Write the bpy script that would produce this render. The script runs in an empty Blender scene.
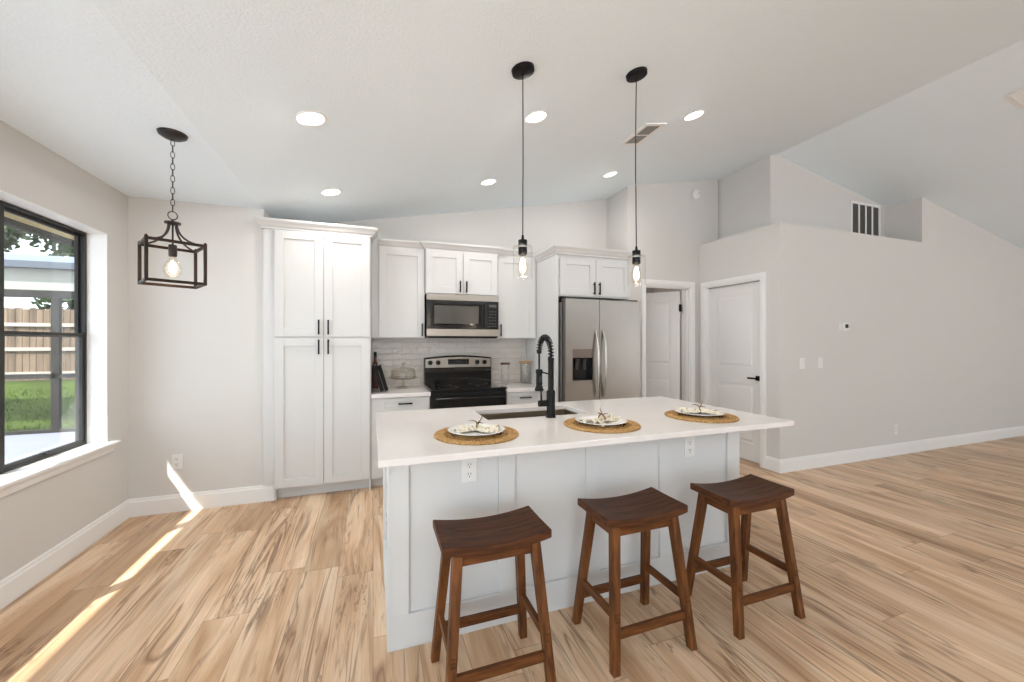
import bpy, bmesh, math, random
from mathutils import Vector, Matrix
random.seed(7)
PI = math.pi
SC = bpy.context.scene
COL = SC.collection

# ------------------------------------------------------------------ camera, world, sun, exposure
FPX = 392.0
YAW = math.atan(139 / 392.)
H = 1.36
cam_d = bpy.data.cameras.new('camera')
cam_d.sensor_width = 36.0
cam_d.lens = FPX / 1024 * 36.0
cam_d.shift_y = 1.5 / 1024
cam_d.clip_start = 0.05
cam = bpy.data.objects.new('camera', cam_d)
COL.objects.link(cam)
cam.location = (0, 0, H)
cam.rotation_euler = (PI / 2, 0, -YAW)
SC.camera = cam

SC.view_settings.view_transform = 'Standard'
SC.view_settings.look = 'None'
SC.view_settings.gamma = 1
SC.view_settings.use_curve_mapping = False
SC.view_settings.exposure = 0.80

W = bpy.data.worlds.new('sky')
SC.world = W
W.use_nodes = True
W.node_tree.nodes['Background'].inputs[0].default_value = (0.80, 0.905, 1.0, 1)
W.node_tree.nodes['Background'].inputs[1].default_value = 2.8

SUN_DIR = Vector((0.575, 0.63, -1.0))
sd = bpy.data.lights.new('sun', 'SUN')
sd.energy = 7.0
sd.angle = math.radians(0.6)
sd.color = (1.0, 0.97, 0.94)
sun = bpy.data.objects.new('sun', sd)
COL.objects.link(sun)
sun.rotation_euler = SUN_DIR.to_track_quat('-Z', 'Y').to_euler()
CAN_POWER = 3.2
PENDANT_POWER = 1.5

# ------------------------------------------------------------------ helpers
def lin(r, g, b):
    f = lambda c: (c / 255) / 12.92 if c / 255 <= 0.04045 else (((c / 255) + 0.055) / 1.055) ** 2.4
    return (f(r), f(g), f(b), 1)

MATS = {}
def mat(name, col, rough=0.5, metal=0.0, bump=0.0, bscale=60, spec=0.5, coat=0.0, emit=None, es=0, var=0.0, vscale=3):
    m = bpy.data.materials.new(name)
    m.use_nodes = True
    nt = m.node_tree
    b = nt.nodes['Principled BSDF']
    b.inputs['Base Color'].default_value = col
    b.inputs['Roughness'].default_value = rough
    b.inputs['Metallic'].default_value = metal
    b.inputs['Specular IOR Level'].default_value = spec
    b.inputs['Coat Weight'].default_value = coat
    b.inputs['Coat Roughness'].default_value = 0.08
    if emit:
        b.inputs['Emission Color'].default_value = emit
        b.inputs['Emission Strength'].default_value = es
    if bump or var:
        tc = nt.nodes.new('ShaderNodeTexCoord')
        n = nt.nodes.new('ShaderNodeTexNoise')
        n.inputs['Scale'].default_value = bscale
        n.inputs['Detail'].default_value = 3
        nt.links.new(tc.outputs['Object'], n.inputs['Vector'])
        if bump:
            bp = nt.nodes.new('ShaderNodeBump')
            bp.inputs['Strength'].default_value = bump
            bp.inputs['Distance'].default_value = 0.005
            nt.links.new(n.outputs['Fac'], bp.inputs['Height'])
            nt.links.new(bp.outputs[0], b.inputs['Normal'])
        if var:
            n2 = nt.nodes.new('ShaderNodeTexNoise')
            n2.inputs['Scale'].default_value = vscale
            n2.inputs['Detail'].default_value = 4
            nt.links.new(tc.outputs['Object'], n2.inputs['Vector'])
            r = nt.nodes.new('ShaderNodeValToRGB')
            r.color_ramp.elements[0].position = 0.3
            r.color_ramp.elements[1].position = 0.7
            r.color_ramp.elements[0].color = tuple(c * (1 - var) for c in col[:3]) + (1,)
            r.color_ramp.elements[1].color = tuple(min(1, c * (1 + var)) for c in col[:3]) + (1,)
            nt.links.new(n2.outputs['Fac'], r.inputs[0])
            nt.links.new(r.outputs[0], b.inputs['Base Color'])
    MATS[name] = m
    return m

def node(nt, t, **kw):
    n = nt.nodes.new(t)
    for k, v in kw.items():
        setattr(n, k, v)
    return n

def mth(nt, op, a, b=None, c=None):
    n = nt.nodes.new('ShaderNodeMath')
    n.operation = op
    for i, v in enumerate((a, b, c)):
        if v is None: continue
        if isinstance(v, (int, float)): n.inputs[i].default_value = v
        else: nt.links.new(v, n.inputs[i])
    return n.outputs[0]

def glass(name, tint=(1, 1, 1, 1), ior=1.45, rough=0.02, edge=0.0):
    m = bpy.data.materials.new(name); m.use_nodes = True
    nt = m.node_tree; nt.nodes.clear()
    o = node(nt, 'ShaderNodeOutputMaterial'); mx = node(nt, 'ShaderNodeMixShader')
    tr = node(nt, 'ShaderNodeBsdfTransparent'); tr.inputs[0].default_value = tint
    gl = node(nt, 'ShaderNodeBsdfGlossy'); gl.inputs['Roughness'].default_value = rough
    fr = node(nt, 'ShaderNodeFresnel'); geo = node(nt, 'ShaderNodeNewGeometry')
    # same outside reflectance on both faces of the sheet
    nt.links.new(mth(nt, 'ADD', mth(nt, 'MULTIPLY', geo.outputs['Backfacing'], 1 / ior - ior), ior), fr.inputs[0])
    v = mth(nt, 'ADD', fr.outputs[0], edge)
    nt.links.new(v, mx.inputs[0]); nt.links.new(tr.outputs[0], mx.inputs[1]); nt.links.new(gl.outputs[0], mx.inputs[2])
    nt.links.new(mx.outputs[0], o.inputs[0])
    return m

class MB:
    """collects shapes into one mesh"""
    def __init__(s): s.bm = bmesh.new()
    def box(s, x0, x1, y0, y1, z0, z1, mtx=None):
        vs = [s.bm.verts.new(Vector((x, y, z))) for x in (x0, x1) for y in (y0, y1) for z in (z0, z1)]
        if mtx:
            for v in vs: v.co = mtx @ v.co
        for f in ((0, 1, 3, 2), (4, 6, 7, 5), (0, 4, 5, 1), (2, 3, 7, 6), (0, 2, 6, 4), (1, 5, 7, 3)):
            s.bm.faces.new([vs[i] for i in f])
        return s
    def loft(s, rings, cap=True, closed=False):
        """rings: list of lists of points (same length)"""
        R = [[s.bm.verts.new(Vector(p)) for p in r] for r in rings]
        n = len(R[0]); m = len(R)
        for i in range(m if closed else m - 1):
            a, b = R[i], R[(i + 1) % m]
            for j in range(n):
                s.bm.faces.new((a[j], a[(j + 1) % n], b[(j + 1) % n], b[j]))
        if cap and not closed:
            s.bm.faces.new(R[0]); s.bm.faces.new(list(reversed(R[-1])))
        return s
    def beam(s, p, q, w, d, w2=None, d2=None, up=(0, 0, 1)):
        """rectangular beam from p to q, w along side axis, d along the other"""
        p, q = Vector(p), Vector(q); t = (q - p).normalized(); u = Vector(up)
        a = t.cross(u)
        if a.length < 1e-4: a = Vector((1, 0, 0))
        a.normalize(); b = a.cross(t).normalized()
        r = []
        for c, ww, dd in ((p, w, d), (q, w2 or w, d2 or d)):
            r.append([c + a * sx * ww / 2 + b * sy * dd / 2 for sx, sy in ((-1, -1), (1, -1), (1, 1), (-1, 1))])
        return s.loft(r)
    def tube(s, pts, r, n=12, closed=False):
        pts = [Vector(p) for p in pts]
        rings = []; prev = None
        N = len(pts)
        for i, p in enumerate(pts):
            if closed: t = (pts[(i + 1) % N] - pts[i - 1]).normalized()
            else: t = (pts[min(i + 1, N - 1)] - pts[max(i - 1, 0)]).normalized()
            if prev is None:
                a = t.cross(Vector((0, 0, 1)))
                if a.length < 1e-3: a = t.cross(Vector((1, 0, 0)))
            else: a = prev - t * prev.dot(t)
            a.normalize(); prev = a; b = t.cross(a)
            rr = r[i] if isinstance(r, (list, tuple)) else r
            rings.append([p + (a * math.cos(2 * PI * k / n) + b * math.sin(2 * PI * k / n)) * rr for k in range(n)])
        return s.loft(rings, closed=closed)
    def lathe(s, prof, c=(0, 0, 0), n=32, mtx=None, cap=False):
        """prof list of (r,z)"""
        c = Vector(c); rings = []
        for r, z in prof:
            ring = [Vector((max(r, 1e-4) * math.cos(2 * PI * k / n), max(r, 1e-4) * math.sin(2 * PI * k / n), z)) for k in range(n)]
            if mtx: ring = [mtx @ v for v in ring]
            rings.append([v + c for v in ring])
        return s.loft(rings, cap=cap)
    def disc(s, c, r, h, n=32, mtx=None):
        return s.lathe([(r, 0), (r, h)], c, n, mtx, cap=True)
    def prism_xz(s, pts, y0, y1):
        return s.loft([[(x, y0, z) for x, z in pts], [(x, y1, z) for x, z in pts]])
    def sweep(s, path, prof, z0=0.0, side=1):
        """path in XY, profile (out,z); out is measured to the given side; mitred corners"""
        P2 = [Vector(p) for p in path]; rings = []
        for i, p in enumerate(P2):
            ns = []
            if i > 0: d = (p - P2[i - 1]).normalized(); ns.append(Vector((d.y, -d.x)) * side)
            if i < len(P2) - 1: d = (P2[i + 1] - p).normalized(); ns.append(Vector((d.y, -d.x)) * side)
            n = ns[0] if len(ns) == 1 else (ns[0] + ns[1]) / (1 + ns[0].dot(ns[1]))
            rings.append([(p.x + n.x * o, p.y + n.y * o, z0 + z) for o, z in prof])
        return s.loft(rings)
    def build(s, name, m, parent=None, bevel=0.0, smooth=False, seg=2):
        bm = s.bm
        bmesh.ops.recalc_face_normals(bm, faces=bm.faces[:])
        me = bpy.data.meshes.new(name); bm.to_mesh(me); bm.free()
        if not isinstance(m, (list, tuple)): m = [m]
        for x in m: me.materials.append(x)
        if smooth:
            for p in me.polygons: p.use_smooth = True
        o = bpy.data.objects.new(name, me); COL.objects.link(o)
        if parent: o.parent = parent
        if smooth == 'auto':
            for p in me.polygons: p.use_smooth = True
            me.set_sharp_from_angle(angle=math.radians(35))
        if bevel:
            b = o.modifiers.new('bevel', 'BEVEL'); b.width = bevel; b.segments = seg; b.limit_method = 'ANGLE'
            b.angle_limit = math.radians(40)
        return o

def tag(o, label=None, cat=None, group=None, kind=None):
    if label: o['label'] = label
    if cat: o['category'] = cat
    if group: o['group'] = group
    if kind: o['kind'] = kind
    return o
def struct(o, label=None, cat=None): return tag(o, label, cat, None, 'structure')
def thing(name, loc, label, cat, group=None, rz=0.0, kind=None):
    o = bpy.data.objects.new(name, None); COL.objects.link(o)
    o.empty_display_size = 0.1
    o.location = loc; o.rotation_euler = (0, 0, rz)
    return tag(o, label, cat, group, kind)
KIDS = {}
def kids(o): return [c for c in COL.objects if c.parent == o]
def copy_tree(o, parent=None):
    c = o.copy(); COL.objects.link(c)
    if parent: c.parent = parent
    for ch in kids(o): copy_tree(ch, c)
    return c

# ------------------------------------------------------------------ materials
M_wall = mat('wall_paint', lin(213, 209, 204), 0.75, bump=0.15, bscale=220)
M_ceil = mat('ceiling_paint', lin(236, 245, 250), 0.9, bump=0.6, bscale=75)
M_trim = mat('trim_white', lin(238, 236, 233), 0.4)
M_cab = mat('cabinet_white', lin(209, 207, 204), 0.38)
M_panel = mat('island_paint', lin(213, 213, 211), 0.42)
M_door = mat('door_paint', lin(232, 229, 226), 0.42)
M_black = mat('black_metal', lin(15, 14, 14), 0.5, spec=0.22)
M_bronze = mat('dark_bronze', lin(52, 44, 40), 0.42, metal=0.5)
M_winf = mat('bronze_window_frame', lin(44, 42, 40), 0.45, spec=0.35)
M_cooktop = mat('black_glass', lin(10, 10, 11), 0.06, coat=0.4)
M_enamel = mat('black_enamel', lin(16, 16, 16), 0.18)
M_screen = mat('display_glass', lin(18, 20, 22), 0.1)
M_white_pl = mat('white_plastic', lin(230, 228, 224), 0.35)
M_slot = mat('dark_slot', lin(50, 48, 46), 0.6)
M_cer = mat('white_ceramic', lin(240, 238, 234), 0.12, coat=0.4)
M_grey = mat('grey_side_metal', lin(150, 148, 145), 0.5, metal=0.4)
M_lid = mat('bamboo_lid', lin(176, 134, 84), 0.5, var=0.15, vscale=30)
M_lid2 = mat('walnut_lid', lin(96, 66, 44), 0.5, var=0.15, vscale=30)
M_book = mat('black_book_cover', lin(20, 16, 16), 0.55, spec=0.2)
M_paper = mat('paper_edge', lin(180, 165, 150), 0.8)
M_redglass = mat('dark_red_glass', lin(72, 28, 24), 0.1, coat=0.5)
M_duct = mat('duct_dark', lin(70, 68, 64), 0.8)
M_rubber = mat('black_rubber', lin(20, 20, 20), 0.6)
M_glass = glass('clear_glass', (0.995, 0.995, 0.99, 1), 1.22)
M_pane = glass('window_glass', (0.93, 0.95, 0.95, 1), 1.45, 0.0)
M_jar = glass('jar_glass', (0.98, 0.98, 0.975, 1), 1.42, 0.03, 0.0)
M_cake = glass('cake_dome_glass', (0.93, 0.91, 0.87, 1), 1.55, 0.03, 0.02)
M_lens = mat('light_lens', (1, 1, 1, 1), 0.5, emit=(1, 0.98, 0.94, 1), es=2.2)
M_fil = mat('bulb_glow', (1, .9, .7, 1), 0.5, emit=(1, 0.88, 0.66, 1), es=16)
M_bulb = glass('bulb_glass', (1, .97, .92, 1), 1.3, 0.03)
M_patio = mat('patio_concrete_shaded', lin(118, 118, 128), 0.8, var=0.06)  # darkened in colour to stand in for shade over the patio
M_bounce = mat('bounce_ground', lin(212, 213, 216), 0.8, var=0.04)  # kept pale so unseen ground outside reflects daylight indoors
M_fascia = mat('fascia_cream', lin(190, 168, 122), 0.6)
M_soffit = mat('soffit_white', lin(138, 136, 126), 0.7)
M_roofm = mat('blue_grey_roofing', lin(84, 92, 106), 0.6, var=0.2, vscale=1.5)
M_post = mat('dark_aluminium', lin(34, 31, 28), 0.6, spec=0.25)
M_leaf = mat('tree_leaves', lin(60, 76, 42), 0.7, var=0.35, vscale=2.2)
M_bark = mat('bark', lin(90, 74, 58), 0.9, bump=0.5)
M_stripe = mat('steel_trim', lin(186, 180, 172), 0.3, metal=0.85)

def steel(name, col, rough, vertical=True, metal=1.0):
    m = bpy.data.materials.new(name); m.use_nodes = True; nt = m.node_tree; b = nt.nodes['Principled BSDF']
    b.inputs['Base Color'].default_value = col; b.inputs['Metallic'].default_value = metal
    tc = node(nt, 'ShaderNodeTexCoord'); mp = node(nt, 'ShaderNodeMapping')
    mp.inputs['Scale'].default_value = (2, 2, 300) if not vertical else (300, 300, 2)
    n = node(nt, 'ShaderNodeTexNoise'); n.inputs['Scale'].default_value = 1.0; n.inputs['Detail'].default_value = 2
    nt.links.new(tc.outputs['Object'], mp.inputs[0]); nt.links.new(mp.outputs[0], n.inputs['Vector'])
    r = mth(nt, 'MULTIPLY_ADD', n.outputs['Fac'], 0.14, rough - 0.07)
    nt.links.new(r, b.inputs['Roughness'])
    bp = node(nt, 'ShaderNodeBump'); bp.inputs['Strength'].default_value = 0.06; bp.inputs['Distance'].default_value = 0.002
    nt.links.new(n.outputs['Fac'], bp.inputs['Height']); nt.links.new(bp.outputs[0], b.inputs['Normal'])
    return m
M_steel = steel('brushed_steel', lin(150, 143, 135), 0.33, vertical=False)
M_steel_h = steel('brushed_steel_bright', lin(164, 156, 146), 0.34, vertical=False)
M_sink = steel('sink_steel', lin(170, 158, 140), 0.35)

def wood(name, dark, light, scale=(6, 60, 60), rough=0.35):
    m = bpy.data.materials.new(name); m.use_nodes = True; nt = m.node_tree; b = nt.nodes['Principled BSDF']
    tc = node(nt, 'ShaderNodeTexCoord'); mp = node(nt, 'ShaderNodeMapping'); mp.inputs['Scale'].default_value = scale
    n = node(nt, 'ShaderNodeTexNoise'); n.inputs['Scale'].default_value = 1; n.inputs['Detail'].default_value = 5; n.inputs['Distortion'].default_value = 0.6
    r = node(nt, 'ShaderNodeValToRGB'); r.color_ramp.elements[0].position = .3; r.color_ramp.elements[1].position = .72
    r.color_ramp.elements[0].color = dark; r.color_ramp.elements[1].color = light
    nt.links.new(tc.outputs['Object'], mp.inputs[0]); nt.links.new(mp.outputs[0], n.inputs['Vector'])
    nt.links.new(n.outputs['Fac'], r.inputs[0]); nt.links.new(r.outputs[0], b.inputs['Base Color'])
    b.inputs['Roughness'].default_value = rough; b.inputs['Coat Weight'].default_value = 0.0; b.inputs['Specular IOR Level'].default_value = 0.22
    b.inputs['Coat Roughness'].default_value = 0.25
    return m
M_seat = wood('walnut_seat', lin(50, 27, 14), lin(100, 58, 31), (5, 40, 40), 0.5)
M_leg = wood('walnut_leg', lin(60, 34, 16), lin(124, 76, 40), (40, 40, 5), 0.45)
M_rail = wood('walnut_rail', lin(62, 35, 16), lin(120, 72, 36), (6, 6, 50), 0.45)  # lightened a little, painting in warm light on the seat's front edge
M_lwood = wood('lantern_wood_metal', lin(30, 22, 18), lin(58, 38, 28), (20, 20, 20), 0.5)
M_lwarm = wood('lantern_wood_inner', lin(100, 60, 36), lin(150, 92, 56), (30, 30, 6), 0.5)

def floor_mat():
    m = bpy.data.materials.new('plank_floor'); m.use_nodes = True; nt = m.node_tree; b = nt.nodes['Principled BSDF']; L = nt.links
    tc = node(nt, 'ShaderNodeTexCoord'); sp = node(nt, 'ShaderNodeSeparateXYZ'); L.new(tc.outputs['Object'], sp.inputs[0])
    X, Y = sp.outputs[0], sp.outputs[1]
    pw, pl = 0.195, 1.35
    xs = mth(nt, 'DIVIDE', X, pw); row = mth(nt, 'FLOOR', xs); fx = mth(nt, 'FRACT', xs)
    wn = node(nt, 'ShaderNodeTexWhiteNoise', noise_dimensions='1D'); L.new(row, wn.inputs['W'])
    ys = mth(nt, 'ADD', mth(nt, 'DIVIDE', Y, pl), wn.outputs['Value'])
    colm = mth(nt, 'FLOOR', ys); fy = mth(nt, 'FRACT', ys)
    cb = node(nt, 'ShaderNodeCombineXYZ'); L.new(row, cb.inputs[0]); L.new(colm, cb.inputs[1])
    w2 = node(nt, 'ShaderNodeTexWhiteNoise', noise_dimensions='2D'); L.new(cb.outputs[0], w2.inputs['Vector'])
    idv = w2.outputs['Value']
    # grain coordinates, different in every plank
    off = mth(nt, 'MULTIPLY', idv, 37.0)
    def coords(sx, sy, warp=None):
        c = node(nt, 'ShaderNodeCombineXYZ')
        L.new(mth(nt, 'MULTIPLY', X, sx), c.inputs[0]); L.new(mth(nt, 'MULTIPLY', Y, sy), c.inputs[1]); L.new(off, c.inputs[2])
        return c.outputs[0]
    def noise(sx, sy, det, dist, rough=0.5):
        n = node(nt, 'ShaderNodeTexNoise'); n.inputs['Scale'].default_value = 1; n.inputs['Detail'].default_value = det
        n.inputs['Distortion'].default_value = dist; n.inputs['Roughness'].default_value = rough; L.new(coords(sx, sy), n.inputs['Vector']); return n.outputs['Fac']
    def ramp(fac, *st):
        r = node(nt, 'ShaderNodeValToRGB'); e = r.color_ramp.elements
        e[0].position, e[0].color = st[0]; e[1].position, e[1].color = st[-1]
        for p, c in st[1:-1]: q = e.new(p); q.color = c
        L.new(fac, r.inputs[0]); return r.outputs[0]
    def mult(a, b_, f=1.0):
        x = node(nt, 'ShaderNodeMix', data_type='RGBA', blend_type='MULTIPLY'); x.inputs[0].default_value = f; L.new(a, x.inputs[6]); L.new(b_, x.inputs[7]); return x.outputs[2]
    nA = noise(6.0, 0.8, 3, 1.4)
    n2 = noise(120, 4.0, 4, 0.3)
    base = ramp(nA, (0.30, lin(196, 157, 121)), (0.47, lin(222, 188, 154)), (0.68, lin(238, 212, 183)))
    base = mult(base, ramp(n2, (0.25, (0.86, 0.83, 0.79, 1)), (0.7, (1.03, 1.03, 1.03, 1))))
    base = mult(base, ramp(idv, (0.0, (0.78, 0.74, 0.69, 1)), (0.3, (0.92, 0.90, 0.88, 1)), (1.0, (1.06, 1.05, 1.04, 1))))
    def streak(sx, sy, dist, c, width, gsx, gsy, glo, amt, col_in, colr):
        v = noise(sx, sy, 3, dist, 0.55)
        band = mth(nt, 'ABSOLUTE', mth(nt, 'SUBTRACT', v, c))
        st_ = mth(nt, 'MAXIMUM', mth(nt, 'SUBTRACT', 1.0, mth(nt, 'MULTIPLY', band, 1 / width)), 0.0)
        g = mth(nt, 'MINIMUM', mth(nt, 'MAXIMUM', mth(nt, 'MULTIPLY', mth(nt, 'SUBTRACT', noise(gsx, gsy, 2, 0.2), glo), 7.0), 0.0), 1.0)
        f = mth(nt, 'MULTIPLY', mth(nt, 'MULTIPLY', st_, g), amt)
        x = node(nt, 'ShaderNodeMix', data_type='RGBA'); L.new(f, x.inputs[0]); L.new(col_in, x.inputs[6]); x.inputs[7].default_value = colr; return x.outputs[2]
    base = streak(9, 0.55, 1.0, 0.50, 0.030, 2.5, 0.9, 0.44, 0.75, base, lin(112, 76, 50))
    base = streak(22, 1.1, 0.9, 0.46, 0.035, 4.0, 1.2, 0.50, 0.60, base, lin(120, 84, 58))
    base = streak(13, 1.6, 1.8, 0.56, 0.022, 3.0, 1.5, 0.54, 0.75, base, lin(92, 60, 40))
    base = streak(5, 0.4, 0.8, 0.42, 0.06, 2.0, 0.7, 0.45, 0.45, base, lin(150, 112, 80))
    # seams
    dx = mth(nt, 'MULTIPLY', mth(nt, 'MINIMUM', fx, mth(nt, 'SUBTRACT', 1.0, fx)), pw)
    dy = mth(nt, 'MULTIPLY', mth(nt, 'MINIMUM', fy, mth(nt, 'SUBTRACT', 1.0, fy)), pl)
    d = mth(nt, 'MINIMUM', dx, dy)
    seam = mth(nt, 'MULTIPLY', mth(nt, 'LESS_THAN', d, 0.0014), 0.55)
    mx4 = node(nt, 'ShaderNodeMix', data_type='RGBA'); L.new(seam, mx4.inputs[0]); L.new(base, mx4.inputs[6]); mx4.inputs[7].default_value = lin(92, 64, 44)
    L.new(mx4.outputs[2], b.inputs['Base Color'])
    b.inputs['Roughness'].default_value = 0.42
    L.new(mth(nt, 'MULTIPLY_ADD', n2, 0.2, 0.30), b.inputs['Roughness'])
    b.inputs['Specular IOR Level'].default_value = 0.4
    return m
M_floor = floor_mat()

def quartz():
    m = mat('white_quartz', lin(226, 220, 216), 0.12, var=0.02, vscale=5)
    return m
M_quartz = quartz()

def tile_mat():
    m = bpy.data.materials.new('glossy_white_tile'); m.use_nodes = True; nt = m.node_tree; b = nt.nodes['Principled BSDF']; L = nt.links
    tc = node(nt, 'ShaderNodeTexCoord'); sp = node(nt, 'ShaderNodeSeparateXYZ'); L.new(tc.outputs['Object'], sp.inputs[0])
    cb = node(nt, 'ShaderNodeCombineXYZ'); L.new(sp.outputs[0], cb.inputs[0]); L.new(sp.outputs[2], cb.inputs[1])
    br = node(nt, 'ShaderNodeTexBrick'); L.new(cb.outputs[0], br.inputs['Vector'])
    br.inputs['Scale'].default_value = 1; br.inputs['Brick Width'].default_value = 0.2; br.inputs['Row Height'].default_value = 0.065
    br.inputs['Mortar Size'].default_value = 0.0022; br.inputs['Color1'].default_value = lin(216, 207, 198); br.inputs['Color2'].default_value = lin(211, 202, 192)
    br.inputs['Mortar'].default_value = lin(200, 190, 180)
    L.new(br.outputs['Color'], b.inputs['Base Color']); b.inputs['Roughness'].default_value = 0.08
    n = node(nt, 'ShaderNodeTexNoise'); n.inputs['Scale'].default_value = 20; L.new(tc.outputs['Object'], n.inputs['Vector'])
    h = mth(nt, 'SUBTRACT', n.outputs['Fac'], mth(nt, 'MULTIPLY', br.outputs['Fac'], 0.6))
    bp = node(nt, 'ShaderNodeBump'); bp.inputs['Strength'].default_value = 0.8; bp.inputs['Distance'].default_value = 0.014
    L.new(h, bp.inputs['Height']); L.new(bp.outputs[0], b.inputs['Normal'])
    return m
M_tile = tile_mat()

def weave(name, c1, c2, c3):
    m = bpy.data.materials.new(name); m.use_nodes = True; nt = m.node_tree; b = nt.nodes['Principled BSDF']; L = nt.links
    tc = node(nt, 'ShaderNodeTexCoord')
    v = node(nt, 'ShaderNodeTexVoronoi'); v.inputs['Scale'].default_value = 95; L.new(tc.outputs['Object'], v.inputs['Vector'])
    r = node(nt, 'ShaderNodeValToRGB'); r.color_ramp.elements[0].color = c1; r.color_ramp.elements[1].color = c2
    sp = node(nt, 'ShaderNodeSeparateColor'); L.new(v.outputs['Color'], sp.inputs[0]); L.new(sp.outputs[0], r.inputs[0])
    mx = node(nt, 'ShaderNodeMix', data_type='RGBA'); L.new(mth(nt, 'MULTIPLY', v.outputs['Distance'], 0.9), mx.inputs[0]); L.new(r.outputs[0], mx.inputs[6]); mx.inputs[7].default_value = c3
    L.new(mx.outputs[2], b.inputs['Base Color']); b.inputs['Roughness'].default_value = 0.8
    bp = node(nt, 'ShaderNodeBump'); bp.inputs['Strength'].default_value = 0.7; bp.inputs['Distance'].default_value = 0.003; bp.invert = True
    L.new(v.outputs['Distance'], bp.inputs['Height']); L.new(bp.outputs[0], b.inputs['Normal'])
    return m
M_weave = weave('seagrass_weave', lin(196, 150, 84), lin(222, 182, 120), lin(130, 88, 44))
M_gap_shade = weave('openwork_gap_shade', lin(66, 42, 22), lin(92, 62, 34), lin(40, 26, 14))  # dark tones painting the shade between the placemat spokes

def napkin_mat():
    m = bpy.data.materials.new('printed_linen'); m.use_nodes = True; nt = m.node_tree; b = nt.nodes['Principled BSDF']; L = nt.links
    tc = node(nt, 'ShaderNodeTexCoord'); n = node(nt, 'ShaderNodeTexNoise'); n.inputs['Scale'].default_value = 16; n.inputs['Distortion'].default_value = 2.2; n.inputs['Detail'].default_value = 1
    L.new(tc.outputs['Object'], n.inputs['Vector'])
    band = mth(nt, 'ABSOLUTE', mth(nt, 'SUBTRACT', n.outputs['Fac'], 0.52))
    f = mth(nt, 'MAXIMUM', mth(nt, 'SUBTRACT', 1.0, mth(nt, 'MULTIPLY', band, 26.0)), 0.0)
    mx = node(nt, 'ShaderNodeMix', data_type='RGBA'); L.new(mth(nt, 'MULTIPLY', f, 0.8), mx.inputs[0]); mx.inputs[6].default_value = lin(226, 216, 196); mx.inputs[7].default_value = lin(104, 90, 66)
    L.new(mx.outputs[2], b.inputs['Base Color']); b.inputs['Roughness'].default_value = 0.9
    return m
M_napkin = napkin_mat()
M_twig = mat('twig_ring', lin(120, 92, 56), 0.6, var=0.3, vscale=60)

def grass_mat():
    m = mat('lawn_grass', lin(62, 76, 28), 0.95, bump=1.0, bscale=14, var=0.35, vscale=2, spec=0.1)
    return m
M_grass = grass_mat()

def fence_mat():
    m = bpy.data.materials.new('fence_boards'); m.use_nodes = True; nt = m.node_tree; b = nt.nodes['Principled BSDF']; L = nt.links
    tc = node(nt, 'ShaderNodeTexCoord'); mp = node(nt, 'ShaderNodeMapping'); mp.inputs['Scale'].default_value = (6.2, 6.2, .5)
    n = node(nt, 'ShaderNodeTexNoise'); n.inputs['Scale'].default_value = 1; n.inputs['Detail'].default_value = 5
    L.new(tc.outputs['Object'], mp.inputs[0]); L.new(mp.outputs[0], n.inputs['Vector'])
    r = node(nt, 'ShaderNodeValToRGB'); r.color_ramp.elements[0].color = lin(74, 58, 45); r.color_ramp.elements[1].color = lin(130, 108, 88)
    r.color_ramp.elements[0].position = .3; r.color_ramp.elements[1].position = .7
    L.new(n.outputs['Fac'], r.inputs[0]); L.new(r.outputs[0], b.inputs['Base Color']); b.inputs['Roughness'].default_value = 0.85
    return m
M_fence = fence_mat()
M_frail = mat('sunlit_fence_rail', lin(160, 150, 138), 0.8, var=0.08, vscale=3)  # light catching the rails is put into this paler colour

# ------------------------------------------------------------------ room shell
XL = -1.80; YD = 3.88; XC = -0.885; YB = 4.45; XR = 4.44; ZR = 3.555
SL = (ZR - 2.5) / (XR - XC)
def ce(x): return 2.5 if x < XC else (2.5 + SL * (x - XC) if x < XR else ZR - 0.181 * (x - XR))
XE = 10.8; YBK = -3.6
struct(MB().box(-1.97, XE + .15, YBK, 6.2, -0.12, 0).build('floor', M_floor))
und = [(-1.97, 2.5), (XC, 2.5), (XR, ZR), (XE + .15, ce(XE + .15))]
top = [(x, z + 0.16) for x, z in reversed(und)]
struct(MB().prism_xz(und + top, YBK, 6.2).build('ceiling', M_ceil))
# left wall with window hole, plus an unseen opening added for side light
WY0, WY1, WZ0, WZ1 = 0.55, 3.62, 0.645, 2.14
m = MB()
m.box(-1.97, XL, YBK, -3.3, 0, 2.5).box(-1.97, XL, -3.3, 0.0, 2.3, 2.5).box(-1.97, XL, 0.0, WY0, 0, 2.5).box(-1.97, XL, WY1, 4.6, 0, 2.5).box(-1.97, XL, WY0, WY1, 0, WZ0 - .03).box(-1.97, XL, WY0, WY1, WZ1, 2.5)
struct(m.build('wall_left', M_wall))
struct(MB().box(XL, XC, YD, 4.6, 0, 2.5).build('wall_dining', M_wall))
struct(MB().prism_xz([(XC, 0), (2.90, 0), (2.90, ce(2.90)), (XC, 2.5)], YB, 4.6).build('wall_kitchen', M_wall))
# hall wall (door opening 3.10..3.785, z<2.06), with the return beside the fridge
YH = 3.99
HX0, HX1, HZ = 3.148, 3.843, 2.07
m = MB()
m.prism_xz([(2.90, 0), (3.0, 0), (3.0, ce(3.0)), (2.90, ce(2.90))], YH, 4.6)
m.prism_xz([(3.0, 0), (HX0, 0), (HX0, ce(HX0)), (3.0, ce(3.0))], YH, YH + .12)
m.prism_xz([(HX0, HZ), (HX1, HZ), (HX1, ce(HX1)), (HX0, ce(HX0))], YH, YH + .12)
m.prism_xz([(HX1, 0), (4.12, 0), (4.12, ce(4.12)), (HX1, ce(HX1))], YH, YH + .12)
m.prism_xz([(4.12, 2.62), (4.32, 2.62), (4.32, ce(4.32)), (4.12, ce(4.12))], YH, YH + .12)
struct(m.build('wall_hall', M_wall))
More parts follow.
